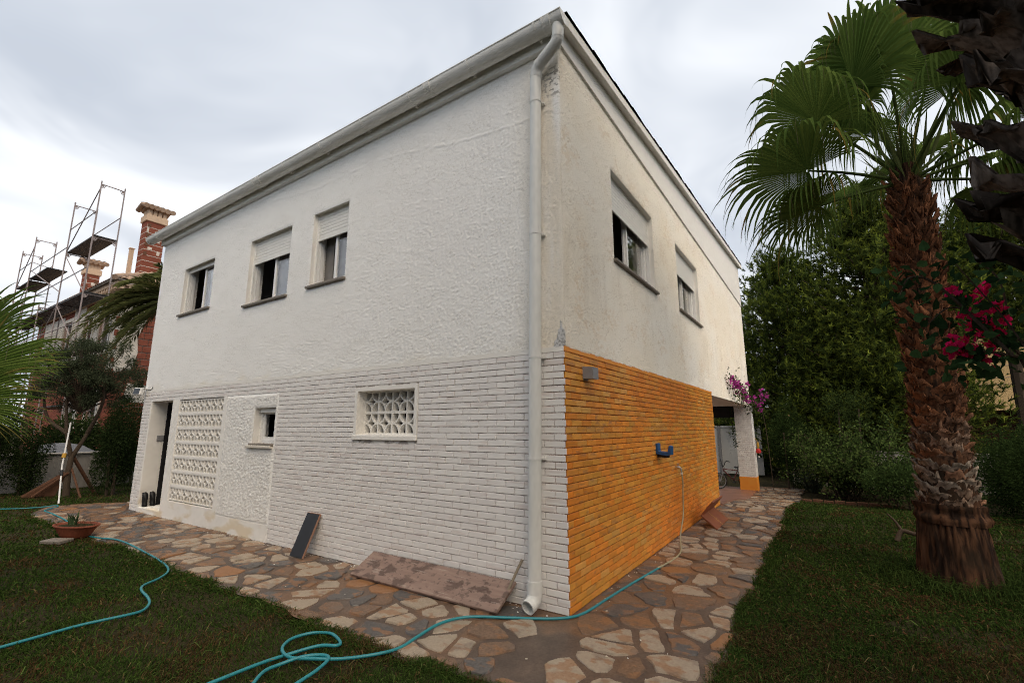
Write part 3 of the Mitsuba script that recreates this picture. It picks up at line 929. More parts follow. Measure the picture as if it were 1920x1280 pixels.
rim = shear(tube([[GX0, GY - GR, GZ], [GX1, GY - GR, GZ]], 0.009, 8))
put(g + '__trough', shear(half(GX0, GX1, GR, GR - 0.004)), 'm_gutter', smooth=40)
put(g + '__rim', rim, 'm_gutter')
for x0 in (GX0 - 0.002, GX1 - 0.006):
    disc = [(GY + (GR + 0.004) * math.cos(t), GZ + (GR + 0.004) * 1.12 * math.sin(t)) for t in th]
    v, f = extrude(Polygon(disc), 0.008)
    put(g + '__end_cap', shear((np.column_stack([x0 + v[:, 2], v[:, 0], v[:, 1]]), f)), 'm_gutter')
for x in (-9.72, -8.72, -7.72, -6.74, -5.78, -4.86, -3.90, -2.95, -2.02, -1.06, -0.14):
    put(g + '__bracket', shear(cat([half(x - 0.012, x + 0.012, GR + 0.007, GR + 0.001), bx(x - 0.012, x + 0.012, GY + 0.06, GY + 0.104, GZ - 0.11, GZ - 0.02)])), 'm_gutter', smooth=40)
for x in (-5.62, -1.70, 0.0):
    put(g + '__joint_collar', shear(cat([half(x - 0.05, x + 0.05, GR + 0.006, GR + 0.001), half(x - 0.05, x - 0.03, GR + 0.011, GR), half(x + 0.03, x + 0.05, GR + 0.011, GR)])), 'm_gutter', smooth=40)

# the downpipe
P = H + '__downpipe'
labels[P] = {'label': 'grey-white round downpipe at the corner with a swan neck on top'}
rp = 0.061
line = smooth_line([(0.10, -0.178, 5.80), (0.10, -0.178, 5.66), (0.055, -0.163, 5.585), (-0.17, -0.115, 5.47), (-0.222, -0.09, 5.37), (-0.226, -0.09, 5.22)], 7)
put(P + '__swan_neck', tube(line, rp, 20), 'm_pvc', smooth=40)
foot = lambda z: (-0.226 - 0.064 * (5.24 - z) / 5.1, -0.09 - 0.003 * (5.24 - z), z)
put(P + '__pipe', tube([foot(5.24), foot(4), foot(2.5), foot(1), foot(0.24)], rp - 0.001, 20), 'm_pvc', smooth=40)
for a, b in ((line[8], line[9]), (line[20], line[21]), (line[27], line[28])):
    put(P + '__collar', tube([a, a + 1.4 * (b - a)], rp + 0.003, 20), 'm_pvc', smooth=40)
for z in (5.05, 3.55, 2.28, 1.32):
    put(P + '__clip', cat([tube([foot(z), foot(z + 0.022)], rp + 0.004, 20), bx(foot(z)[0] - 0.075, foot(z)[0] + 0.075, -0.05, 0.0, z, z + 0.02)]), 'm_pvc', smooth=40)
put(P + '__socket', tube([foot(0.27), foot(0.165)], rp + 0.006, 20), 'm_pvc', smooth=40)
a = np.array(foot(0.17))
el = smooth_line([a, a + [0, -0.004, -0.03], a + [-0.004, -0.035, -0.075], a + [-0.012, -0.105, -0.10]], 6)
outer = tube(el, rp + 0.004, 22, caps=False)
inner = tube(el, rp - 0.004, 22, caps=False)
m = 22
e0, k = len(el) * m - m, np.arange(m)
ring = np.vstack([np.stack([e0 + k, e0 + (k + 1) % m, len(outer[0]) + e0 + (k + 1) % m], 1), np.stack([e0 + k, len(outer[0]) + e0 + (k + 1) % m, len(outer[0]) + e0 + k], 1)])
v, f = cat([outer, (inner[0], inner[1][:, ::-1])])
put(P + '__shoe', (v, np.vstack([f, ring])), 'm_pvc', smooth=40)

# --- rest of the house: porch, column, hidden walls ------------------------------
put(H + '__end_wall', bx(-LW, -LW + 0.2, 0.201, RW, -0.5, 5.9), 'm_plaster')
put(H + '__rear_wall', bx(-LW + 0.2, -0.2, RW - 0.2, RW - 0.001, 2.31, 7.1), 'm_plaster')
put(H + '__porch_ceiling', bx(-4.5, -0.001, BW, RW - 0.001, 2.305, 2.36), 'm_plaster')
put(H + '__porch_beam', bx(-4.4, -0.35, 13.2, 13.45, 1.93, 2.30), 'm_dark', label='dark beam across the far side of the porch')
put(H + '__porch_side_wall', bx(-4.5, -0.201, BW - 0.15, BW - 0.004, -0.5, BT), 'm_plaster')
put(H + '__porch_back_wall', bx(-4.6, -4.45, BW, RW - 0.25, -0.5, 2.3), 'm_plaster')
fl = [bx(-4.4, 0.06, y, y + 0.299, -0.6, float(gz(0.0, y + 0.3)) + 0.035) for y in np.arange(BW, RW, 0.3)]
put(H + '__porch_floor', cat(fl), 'm_floor_tile', label='red-brown tiled porch floor')
C = H + '__column'
labels[C] = {'label': 'white brick porch column with an orange painted foot'}
cx0, cx1, cy0, cy1 = -0.43, 0.07, 13.03, 13.51
put(C + '__core', bx(cx0 + 0.006, cx1 - 0.006, cy0 + 0.006, cy1 - 0.006, 0.045, 2.31), 'm_white_mortar')
put(C + '__foot', cbx(cx0 - 0.004, cx1 + 0.004, cy0 - 0.004, cy1 + 0.004, -0.5, 0.055, 0.006), 'm_orange_paint', label='orange painted foot')
cb = []
for r in range(35):
    z = 0.058 + r * 0.0645
    h = 0.058
    s = 0.5 * (r % 2)
    xs_ = [cx0, cx0 + 0.25, cx1] if r % 2 else [cx0, cx0 + 0.125, cx0 + 0.375, cx1]
    for p, q in zip(xs_[:-1], xs_[1:]):
        cb.append(bx(p + 0.003, q - 0.003, cy0, cy0 + 0.1, z, z + h))
    ys_ = [cy0 + 0.1, cy0 + 0.30, cy1]
    for p, q in zip(ys_[:-1], ys_[1:]):
        cb.append(bx(cx1 - 0.1, cx1, p + 0.003, q - 0.003, z, z + h))
        cb.append(bx(cx0, cx0 + 0.1, p + 0.003, q - 0.003, z, z + h))
put(C + '__brick_courses', cat(cb), 'm_white_brick', kind='stuff')

# ------------------------------------------------------------------ foliage helpers
def blades(base, dirs, length, width, cols, bend=0.0, up=None, shape='blade'):
    """Thin leaves: base (n,3), dirs (n,3), length, width (n,) or numbers, cols (n,3). 'tri' = one triangle, 'leaf' = a folded diamond."""
    base, dirs = np.asarray(base, float), unit(dirs)
    n = len(base)
    L, W = np.broadcast_to(length, (n,))[:, None], np.broadcast_to(width, (n,))[:, None]
    r = unit(rng.normal(size=(n, 3))) if up is None else np.broadcast_to(up, (n, 3))
    s = unit(np.cross(dirs, r))
    nn = np.cross(s, dirs)
    if shape == 'tri':
        v = np.stack([base - s * W / 2, base + s * W / 2, base + dirs * L], 1)
        f = np.arange(n)[:, None] * 3 + [0, 1, 2]
        k = 3
    elif shape == 'grass':
        mid = base + dirs * L * 0.55
        tip = base + dirs * L - np.array([0, 0, 1.0]) * (L * bend) + nn * L * 0.25
        v = np.stack([base - s * W / 2, base + s * W / 2, mid + s * W * 0.42, mid - s * W * 0.42, tip], 1)
        f = (np.arange(n)[:, None, None] * 5 + np.array([[0, 1, 2], [0, 2, 3], [3, 2, 4]])).reshape(-1, 3)
        k = 5
    else:
        mid = base + dirs * L * 0.5
        tip = base + dirs * L - np.array([0, 0, 1.0]) * (L * bend)
        v = np.stack([base, mid + s * W / 2 + nn * W * 0.18, tip, mid - s * W / 2 + nn * W * 0.18], 1)
        f = (np.arange(n)[:, None, None] * 4 + np.array([[0, 1, 2], [0, 2, 3]])).reshape(-1, 3)
        k = 4
    return v.reshape(-1, 3), f, np.repeat(np.asarray(cols, float), k, axis=0)


def catc(parts):
    v, f, c, n = [], [], [], 0
    for a, b, d in parts:
        v.append(a); f.append(b + n); c.append(d); n += len(a)
    return np.vstack(v), np.vstack(f), np.vstack(c)


def putc(base, vfc, bsdf='m_leaf', **lab):
    return put(base, (vfc[0], vfc[1]), bsdf, color=vfc[2], **lab)


def cols(n, a, b, c=None, pc=0.0, jit=0.18):
    t = rng.random((n, 1))
    k = np.array(a) * (1 - t) + np.array(b) * t
    if c is not None:
        k = np.where(rng.random((n, 1)) < pc, np.array(c), k)
    return np.clip(k * (1 + rng.normal(0, jit, (n, 1))), 0.002, 0.9)


def bush(center, radii, n, ln, wd, ca, cb, upness=0.3, cc=None, pc=0.0, hollow=0.35, shape='leaf', lumps=7, seed=0, bend=0.15):
    """Leaves through a lumpy volume: several overlapping clumps, denser towards the outside."""
    r = np.random.default_rng(seed + 100)
    center, radii = np.array(center, float), np.array(radii, float)
    lc = unit(r.normal(size=(lumps, 3))) * r.uniform(0.35, 0.75, (lumps, 1))
    lr = r.uniform(0.35, 0.62, lumps)
    lc = np.vstack([lc, [[0, 0, 0]]]); lr = np.append(lr, 0.6)
    pick = r.choice(len(lr), n, p=lr ** 2 / (lr ** 2).sum())
    d = unit(r.normal(size=(n, 3)))
    q = lc[pick] + d * (lr[pick] * (hollow + (1 - hollow) * r.random(n) ** 0.45))[:, None]
    p = center + q * radii
    dirs = d + np.array([0, 0, upness]) + r.normal(0, 0.5, (n, 3))
    return blades(p, dirs, ln * r.uniform(0.6, 1.3, n), wd * r.uniform(0.7, 1.2, n), cols(n, ca, cb, cc, pc), bend=bend, shape=shape)


# ------------------------------------------------------------------ lawn
def grass_zone(poly, n_near, seed):
    r = np.random.default_rng(seed)
    x0, y0, x1, y1 = poly.bounds
    out, need = [], n_near
    tries = 0
    while need > 0 and tries < 60:
        tries += 1
        m = 400000
        p = np.column_stack([r.uniform(x0, x1, m), r.uniform(y0, y1, m)])
        d = np.hypot(p[:, 0] - CAM[0], p[:, 1] - CAM[1])
        keep = r.random(m) < np.clip(2.6 / np.maximum(d, 2.6), 0, 1) ** 1.9
        # patchy turf: bare and dead areas
        pn = meshkit.fbm(np.column_stack([p * 1.5, 0 * d]), 3, 61)
        keep &= r.random(m) < np.clip((pn - 0.26) / 0.16, 0.45, 1)
        p = p[keep]
        p = p[shapely.contains_xy(poly, p[:, 0], p[:, 1])][:need]
        out.append(p); need -= len(p)
    return np.vstack(out)


paved = path_poly.buffer(0.0)
lawn_left = Polygon([(-15.5, -4.2), (-15.5, 2.5), (-11.0, 2.5), (-10.9, 0.2), (-11.5, -0.2), (-12.0, -0.9), (-10.5, -1.2), (1.3, -1.25), (1.6, -2.6), (-0.6, -3.4), (-5, -4.2)]).difference(paved.buffer(-0.055))
lawn_right = Polygon([(1.22, -1.2), (1.22, 11.4), (5.4, 11.4), (6.5, 6.0), (4.2, 0.2), (2.6, -0.9)]).difference(paved.buffer(-0.055))
rim_l = lawn_left.intersection(paved.buffer(0.07))
rim_r = lawn_right.intersection(paved.buffer(0.07))
gp = np.vstack([grass_zone(lawn_left, 120000, 1), grass_zone(lawn_right, 120000, 2), grass_zone(rim_l, 16000, 3), grass_zone(rim_r, 16000, 4)])
n = len(gp)
dist = np.hypot(gp[:, 0] - CAM[0], gp[:, 1] - CAM[1])
gb = np.column_stack([gp, lawn_z(gp[:, 0], gp[:, 1]) - 0.004])
tuft = meshkit.fbm(np.column_stack([gp * 5, 0 * dist]), 2, 8)
lean = np.stack([meshkit.noise(np.column_stack([gp * 3, 0 * dist]), 12) - 0.5, meshkit.noise(np.column_stack([gp * 3, 0 * dist]), 13) - 0.5], 1)
gd = np.column_stack([rng.normal(0, 0.50, (n, 2)) + lean * 1.2, np.full(n, 1.0)])
gl = (0.034 + 0.042 * rng.random(n) ** 1.5 + 0.020 * np.clip(tuft - 0.4, 0, 1)) * 1.0
near_path = shapely.distance(shapely.points(gp), paved) < 0.08
gl = gl * np.where(near_path, 1.35, 1.0)
gd[near_path, :2] *= 1.7
gw = 0.0046 * np.clip(dist / 3.2, 0.85, 4.0) * rng.uniform(0.6, 1.3, n)
tone = meshkit.fbm(np.column_stack([gp * 1.3, 0 * dist]), 3, 15)
gq = rng.random((n, 1)) ** 1.6
gc = np.array([0.026, 0.050, 0.011]) * (1 - gq) + np.array([0.066, 0.105, 0.024]) * gq
gc = np.clip(gc, 0.012, 1)
dead = rng.random(n) < np.clip((meshkit.fbm(np.column_stack([gp * 2.3, 0 * dist]), 3, 45) - 0.52) * 3.0, 0.04, 0.60)
gc[dead] = np.array([0.085, 0.055, 0.025]) * rng.uniform(0.6, 1.3, (dead.sum(), 1))
gc *= (0.85 + 0.3 * rng.random((n, 1)))
putc('lawn_grass', blades(gb, gd, gl, gw, gc, bend=0.22, shape='grass'), 'm_grass', label='damp dark green lawn grass with brown patches beside the paved path', category='grass', kind='stuff')

# taller tufts round the foot of the palm
k = 2200
th = rng.uniform(0, 2 * PI, k)
rr = 0.36 + 0.40 * rng.random(k) ** 1.4
p = np.column_stack([3.04 + rr * np.cos(th), 3.05 + rr * np.sin(th), 0 * th])
p[:, 2] = lawn_z(p[:, 0], p[:, 1])
putc('grass_tuft', blades(p, np.column_stack([rng.normal(0, 0.5, (k, 2)), np.ones(k)]), rng.uniform(0.12, 0.30, k), 0.007, cols(k, (0.03, 0.055, 0.014), (0.055, 0.085, 0.022)), bend=0.35, shape='grass'), 'm_grass',
     label='taller unmown grass tuft round the foot of the palm trunk', category='grass', kind='stuff')

# longer stray blades and yellowed bits all over the turf
far_ok = rng.choice(len(gp), 5200, replace=False)
sp_ = gb[far_ok]
putc('stray_grass', blades(sp_, np.column_stack([rng.normal(0, 0.75, (len(sp_), 2)), np.ones(len(sp_))]), rng.uniform(0.07, 0.14, len(sp_)), 0.0045 * np.clip(dist[far_ok] / 3.2, 0.85, 3.0), cols(len(sp_), (0.045, 0.085, 0.02), (0.10, 0.14, 0.04), (0.17, 0.13, 0.06), 0.25), bend=0.4, shape='grass'), 'm_grass',
     label='longer stray and yellowed grass blades standing out of the short lawn', category='grass', kind='stuff')
lf = gb[rng.choice(len(gp), 1500, replace=False)] + [0, 0, 0.035]
putc('lawn_litter', blades(lf, np.column_stack([rng.normal(size=(1500, 2)), rng.normal(0, 0.3, 1500)]), rng.uniform(0.015, 0.05, 1500), 0.014, cols(1500, (0.07, 0.04, 0.02), (0.17, 0.10, 0.05))), label='small dry brown leaves scattered over the lawn', category='fallen leaves', kind='stuff')
chips = []
for i in range(200):
    near = rng.random() < 0.9
    x_, y_ = (rng.uniform(-6.5, -0.1), -0.03 - abs(rng.normal(0, 0.11))) if near else (rng.uniform(-5, 1.1), rng.uniform(-1.1, -0.1))
    if rng.random() < 0.25:
        x_, y_ = 0.03 + abs(rng.normal(0, 0.12)), rng.uniform(0, 6.5)
    s_ = rng.uniform(0.003, 0.009)
    chips.append(xf(cbx(-s_, s_, -0.7 * s_, 0.7 * s_, 0, 0.6 * s_, 0.2 * s_), mov(x_, min(y_, 6.5) if x_ > 0 else y_, float(gz(x_, y_)) + 0.010) @ rot([0, 0, 1], rng.uniform(0, 180))))
put('plaster_chips', cat(chips), 'm_plaster', label='white crumbs of fallen plaster on the paving along the foot of the walls', category='debris', kind='stuff')

# leaf litter on the bare soil in front of the palm
k = 500
p = np.column_stack([rng.normal(2.45, 0.45, k), rng.normal(2.0, 0.6, k)])
p = np.column_stack([p, lawn_z(p[:, 0], p[:, 1]) + rng.uniform(0.01, 0.03, k)])
putc('fallen_leaves', blades(p, np.column_stack([rng.normal(size=(k, 2)), rng.normal(0, 0.25, k)]), rng.uniform(0.02, 0.06, k), 0.018, cols(k, (0.07, 0.035, 0.018), (0.14, 0.07, 0.035))), label='brown dead leaves scattered on the bare soil before the palm', category='fallen leaves', kind='stuff')

# ------------------------------------------------------------------ garden hose
zl = lambda x, y, h=0.024: float(max(lawn_z(np.array(x), np.array(y)) + 0.028, gz(x, y) + 0.004 if path_poly.contains(Point(x, y)) else -9)) + h * 0.5
hp = [(-1.46, -2.75), (-1.44, -2.24), (-1.42, -1.95), (-1.39, -1.75), (-1.29, -1.58), (-1.18, -1.51), (-1.20, -1.45), (-1.31, -1.40), (-1.44, -1.38), (-1.56, -1.46), (-1.60, -1.60), (-1.49, -1.74), (-1.31, -1.79), (-1.16, -1.72), (-1.00, -1.59), (-0.84, -1.43), (-0.77, -1.26), (-0.78, -1.05), (-0.80, -0.77), (-0.68, -0.55), (-0.38, -0.34), (-0.06, -0.15), (0.085, 0.06), (0.13, 0.54), (0.17, 1.02), (0.26, 1.87)]
pts = [(x, y, zl(x, y)) for x, y in hp]
for i in (4, 5, 11, 12, 13):
    pts[i] = (pts[i][0], pts[i][1], pts[i][2] + 0.012)
hz = thing('garden_hose', 'blue-green garden hose snaking from the tap over the paving to the lawn', 'hose')
put(hz + '__hose', tube(smooth_line(pts, 8), 0.0115, 10), 'm_hose', smooth=60)
cl = [(0.255, 1.83), (0.30, 2.25), (0.29, 2.62)]
pts2 = [(x, y, zl(x, y)) for x, y in cl] + [(0.215, 2.95, 0.03), (0.13, 3.30, 0.10), (0.105, 3.62, 0.32), (0.10, 3.70, 0.60), (0.105, 3.72, 0.82), (0.095, 3.715, 0.915)]
put(hz + '__clear_hose', tube(smooth_line(pts2, 8), 0.0095, 10), 'm_hose_clear', smooth=60, label='yellowish clear hose hanging from the tap')
put(hz + '__connector', tube([(0.245, 1.76, zl(0.25, 1.8)), (0.262, 1.90, zl(0.26, 1.88))], 0.014, 10), 'm_hose_clear')
hp = [(-0.80, -2.35), (-0.95, -2.02), (-0.98, -1.80), (-1.05, -1.66), (-1.13, -1.66), (-1.22, -1.75), (-1.29, -1.87), (-1.29, -1.98), (-1.20, -2.10), (-1.02, -2.30)]
pts = [(x, y, zl(x, y) + (0.02 if 2 <= i <= 5 else 0)) for i, (x, y) in enumerate(hp)]
put('hose_coil', tube(smooth_line(pts, 8), 0.0115, 10), 'm_hose', smooth=60, label='lower loop of blue-green hose at the bottom edge of the lawn', category='hose')
hp = [(-12.6, -1.75), (-11.9, -1.30), (-11.75, -0.9), (-11.68, -0.70), (-11.45, -0.72), (-11.22, -0.90), (-10.95, -1.02), (-10.36, -1.03), (-9.10, -1.12), (-7.9, -1.30), (-7.2, -1.25), (-6.64, -1.14), (-5.46, -1.21), (-4.78, -1.28), (-4.39, -1.38), (-4.20, -1.53), (-4.04, -1.73), (-3.86, -1.81), (-3.60, -1.85), (-3.38, -1.91), (-3.24, -2.01), (-3.22, -2.14), (-3.27, -2.42), (-3.27, -2.71), (-3.26, -3.1), (-3.2, -3.7)]
pts = [(x, y, zl(x, y)) for x, y in hp]
put('long_hose', tube(smooth_line(pts, 8), 0.0115, 10), 'm_hose', smooth=60, label='long blue-green hose winding along the left lawn edge past the plant pot', category='hose')

# ------------------------------------------------------------------ small things by the walls
def orient(p0, ux, uy, uz):
    M = np.eye(4); M[:3, 0], M[:3, 1], M[:3, 2], M[:3, 3] = ux, uy, uz, p0
    return M


# plank leaning along the white wall
k = thing('plank', 'long weathered wooden plank with dark blotches leaning along the foot of the white wall', 'plank')
u = unit([1.965, -0.005, -0.002]); w = unit(np.array([-0.16, 0.315, 0.165]))
w = unit(w - u * (u @ w)); nrm = np.cross(u, w)
put(k, xf(cbx(0, 1.98, 0, 0.365, 0, 0.030, 0.004), orient((-2.51, -0.345, 0.012), u, w, nrm)), 'm_plank')
k = thing('wooden_batten', 'thin wooden batten propped at the right end of the blotched plank', 'batten')
a, b = np.array([-0.60, -0.20, 0.015]), np.array([-0.475, -0.018, 0.40])
put(k, xf(cbx(-0.011, 0.011, -0.008, 0.008, 0, np.linalg.norm(b - a), 0.002), orient(a, unit(np.cross([0, 1, 0], b - a)), unit(np.cross(b - a, np.cross([0, 1, 0], b - a))), unit(b - a))), 'm_stick')
# dark panel
k = thing('dark_panel', 'narrow black panel with a reddish edge leaning upright against the white brick', 'panel')
u = unit([0.27, -0.002, 0.0]); w = unit(np.array([-0.14, 0.205, 0.475])); w = unit(w - u * (u @ w)); nrm = np.cross(u, w)
Mx = orient((-3.85, -0.232, 0.010), u, w, nrm)
put(k + '__face', xf(cbx(0, 0.27, 0, 0.535, 0.0, 0.016, 0.002), Mx), 'm_slab')
put(k + '__edge', xf(cat([cbx(0.2705, 0.281, 0, 0.54, -0.006, 0.0165, 0.002), cbx(0, 0.27, 0.5355, 0.545, -0.006, 0.0165, 0.002)]), Mx), 'm_edge_wood', label='reddish wooden edge strip')
# tipped wooden box by the end of the orange wall
k = thing('wooden_box', 'reddish-brown two-board box tipped on edge near the far end of orange bricks', 'box')
w = unit(np.array([-0.24, 0, 0.20])); u = unit([0.03, 1, 0.0]); u = unit(u - w * (w @ u)); nrm = np.cross(w, u)
Mx = orient((0.43, 4.42, 0.008), w, u, nrm)
put(k + '__board', xf(cbx(0, 0.31, 0, 0.42, 0, 0.028, 0.004), Mx), 'm_brown_box')
put(k + '__board', xf(cbx(0, 0.325, 0.436, 0.94, 0, 0.028, 0.004), Mx), 'm_brown_box')
put(k + '__seam', xf(bx(0.0, 0.31, 0.42, 0.436, 0.002, 0.026), Mx), 'm_yellow')
put(k + '__side', xf(cat([cbx(0.29, 0.32, 0.03, 0.42, -0.28, -0.002, 0.004), cbx(0.29, 0.32, 0.436, 0.91, -0.26, -0.002, 0.004)]), Mx), 'm_brown_box')

# wall lamp
k = thing('wall_lamp', 'small grey metal wedge-shaped lamp near the top corner of the orange wall', 'wall lamp')
pr = Polygon([(0.0, 0.0), (0.012, 0.0), (0.115, -0.005), (0.115, 0.115), (0.0, 0.125)])
v, f = extrude(pr, 0.135)
v = np.column_stack([v[:, 0] + 0.012, 0.385 + v[:, 2], 2.105 + v[:, 1]])
put(k + '__housing', (v, f), 'm_grey_metal')
put(k + '__wall_plate', cbx(0.010, 0.016, 0.395, 0.51, 2.09, 2.20, 0.002), 'm_grey_metal')
# blue hose hanger
k = thing('hose_hanger', 'blue plastic hose hanger screwed to the orange wall above the tap', 'hose hanger')
pr = [(0.012, 0.13), (0.012, 0.0), (0.03, -0.012), (0.16, -0.03), (0.205, -0.02), (0.215, 0.09), (0.195, 0.10), (0.175, 0.02), (0.15, 0.005), (0.045, 0.02), (0.035, 0.03), (0.032, 0.13)]
v, f = extrude(Polygon(pr).buffer(0.004), 0.14)
put(k + '__cradle', (np.column_stack([v[:, 0], 2.74 + v[:, 2], 1.262 + v[:, 1]]), f), 'm_blue')
put(k + '__rib', cat([cbx(0.014, 0.17, 2.79, 2.80, 1.20, 1.252, 0.002), cbx(0.014, 0.17, 2.83, 2.84, 1.20, 1.252, 0.002)]), 'm_dark')
# tap
k = thing('garden_tap', 'chrome garden tap on the orange wall with the hose hanging from it', 'tap')
scene['m_chrome'] = {'type': 'principled', 'base_color': rgb(0.5, 0.5, 0.48), 'roughness': 0.3, 'metallic': 0.9}
put(k + '__body', tube(smooth_line([(0.0, 3.70, 1.005), (0.05, 3.70, 1.01), (0.085, 3.71, 0.995), (0.096, 3.714, 0.94), (0.095, 3.715, 0.905)], 5), 0.013, 12), 'm_chrome', smooth=60)
put(k + '__handle', cat([tube([(0.055, 3.70, 1.01), (0.055, 3.70, 1.05)], 0.007, 8), cbx(0.045, 0.065, 3.665, 3.735, 1.05, 1.062, 0.003)]), 'm_chrome')
put(k + '__hose_clip', tube([(0.095, 3.715, 0.925), (0.096, 3.716, 0.90)], 0.015, 10), 'm_white_alu')

# floodlight on the far left end of the wall
k = thing('floodlight', 'white outdoor floodlight with a dark glass face at the far left end of the wall', 'floodlight')
M = mov(-9.80, -0.16, 2.36) @ rot([0, 0, 1], 22) @ rot([1, 0, 0], -12)
put(k + '__housing', xf(cbx(-0.09, 0.09, -0.03, 0.06, -0.075, 0.075, 0.012), M), 'm_white_alu')
put(k + '__glass', xf(cbx(-0.074, 0.074, -0.036, -0.029, -0.058, 0.058, 0.002), M), 'm_glass')
put(k + '__bracket', cat([bx(-9.83, -9.76, -0.12, 0.0, 2.42, 2.44), bx(-9.82, -9.60, -0.02, -0.001, 2.40, 2.47)]), 'm_white_alu')
put(k + '__cable', tube(smooth_line([(-9.74, -0.10, 2.42), (-9.62, -0.02, 2.40), (-9.52, -0.016, 2.42), (-9.50, -0.016, 2.46)], 5), 0.006, 6), 'm_dark')

# a pair of clogs on the door step
shoe_prof = [(0.0, 0.0), (0.045, 0.0), (0.052, 0.08), (0.055, 0.17), (0.050, 0.24), (0.030, 0.28), (0.0, 0.29)]
for i, (y, tilt) in enumerate(((0.07, 9), (0.20, 12))):
    k = thing('clog', ('dark rubber clog standing on its heel against the door reveal, left one of the pair', 'dark rubber clog standing on its heel against the door reveal, right one nearer the opening')[i], 'shoe', 'clogs on the doorstep')
    zs_ = np.linspace(0, 0.28, 12)
    M = mov(-9.375 + 0.02, y, 0.092) @ rot([0, 0, 1], 8) @ rot([0, 1, 0], -tilt)
    wv = np.interp(zs_, [0, 0.05, 0.12, 0.20, 0.25, 0.28], [0.034, 0.040, 0.038, 0.050, 0.042, 0.012])
    hv = np.interp(zs_, [0, 0.02, 0.10, 0.13, 0.20, 0.28], [0.030, 0.036, 0.030, 0.052, 0.046, 0.014])
    th_ = np.arange(16) * 2 * PI / 16
    v = np.stack([0.01 + hv[:, None] * np.clip(np.cos(th_), -0.35, 1), wv[:, None] * np.sin(th_), zs_[:, None] + 0 * th_], -1).reshape(-1, 3)
    ii, jj = np.meshgrid(np.arange(11), np.arange(16), indexing='ij')
    q = np.stack([ii * 16 + jj, ii * 16 + (jj + 1) % 16, (ii + 1) * 16 + (jj + 1) % 16, (ii + 1) * 16 + jj], -1).reshape(-1, 4)
    f = np.vstack([q[:, [0, 1, 2]], q[:, [0, 2, 3]], [[0, a_, a_ + 1] for a_ in range(1, 15)], [[176, 176 + a_ + 1, 176 + a_] for a_ in range(1, 15)]])
    put(k + '__upper', xf((v, f), M), 'm_rubber', smooth=50)
    put(k + '__sole', xf(cbx(-0.024, -0.008, -0.042, 0.042, 0.0, 0.275, 0.006), M), 'm_dark')

# plant bowl at the lawn edge
k = thing('plant_pot', 'low oval terracotta bowl planter with a few spiky leaves at the left lawn edge', 'plant pot')
prof = [(0.0, 0.0), (0.20, 0.0), (0.215, 0.012), (0.25, 0.06), (0.30, 0.13), (0.335, 0.155), (0.345, 0.165), (0.340, 0.180), (0.322, 0.182), (0.30, 0.150), (0.0, 0.145)]
pb = lathe(prof, 32)
pb = (pb[0] * [1.12, 0.62, 1.0], pb[1])
put(k + '__bowl', xf(pb, mov(-7.62, -1.39, 0.005) @ rot([0, 0, 1], 18)), 'm_terracotta', smooth=35)
so = lathe([(0.0, 0.16), (0.15, 0.165), (0.302, 0.152)], 24)
put(k + '__soil', xf((so[0] * [1.12, 0.62, 1.0], so[1]), mov(-7.62, -1.39, 0.005) @ rot([0, 0, 1], 18)), 'm_soil', smooth=True)
nb = 16
pp = np.column_stack([-7.72 + rng.normal(0, 0.03, nb), -1.40 + rng.normal(0, 0.03, nb), np.full(nb, 0.15)])
sp = blades(pp, np.column_stack([rng.normal(0, 0.22, (nb, 2)), np.ones(nb)]), rng.uniform(0.14, 0.26, nb), 0.03, cols(nb, (0.05, 0.09, 0.04), (0.08, 0.12, 0.06)), shape='grass', bend=0.02)
nt = 30
pp = np.column_stack([-7.45 + rng.normal(0, 0.09, nt), -1.33 + rng.normal(0, 0.05, nt), np.full(nt, 0.15)])
sp2 = blades(pp, np.column_stack([rng.normal(0, 0.5, (nt, 2)), np.ones(nt)]), rng.uniform(0.06, 0.20, nt), 0.006, cols(nt, (0.08, 0.05, 0.025), (0.10, 0.08, 0.04)), shape='grass')
putc(k + '__plant', catc([sp, sp2]))
put('flat_stone', xf(cbx(-0.16, 0.16, -0.11, 0.11, -0.03, 0.022, 0.01), mov(-7.48, -1.62, 0.005) @ rot([0, 0, 1], 30)), 'm_sill', label='flat grey stone half under the terracotta bowl', category='stone')


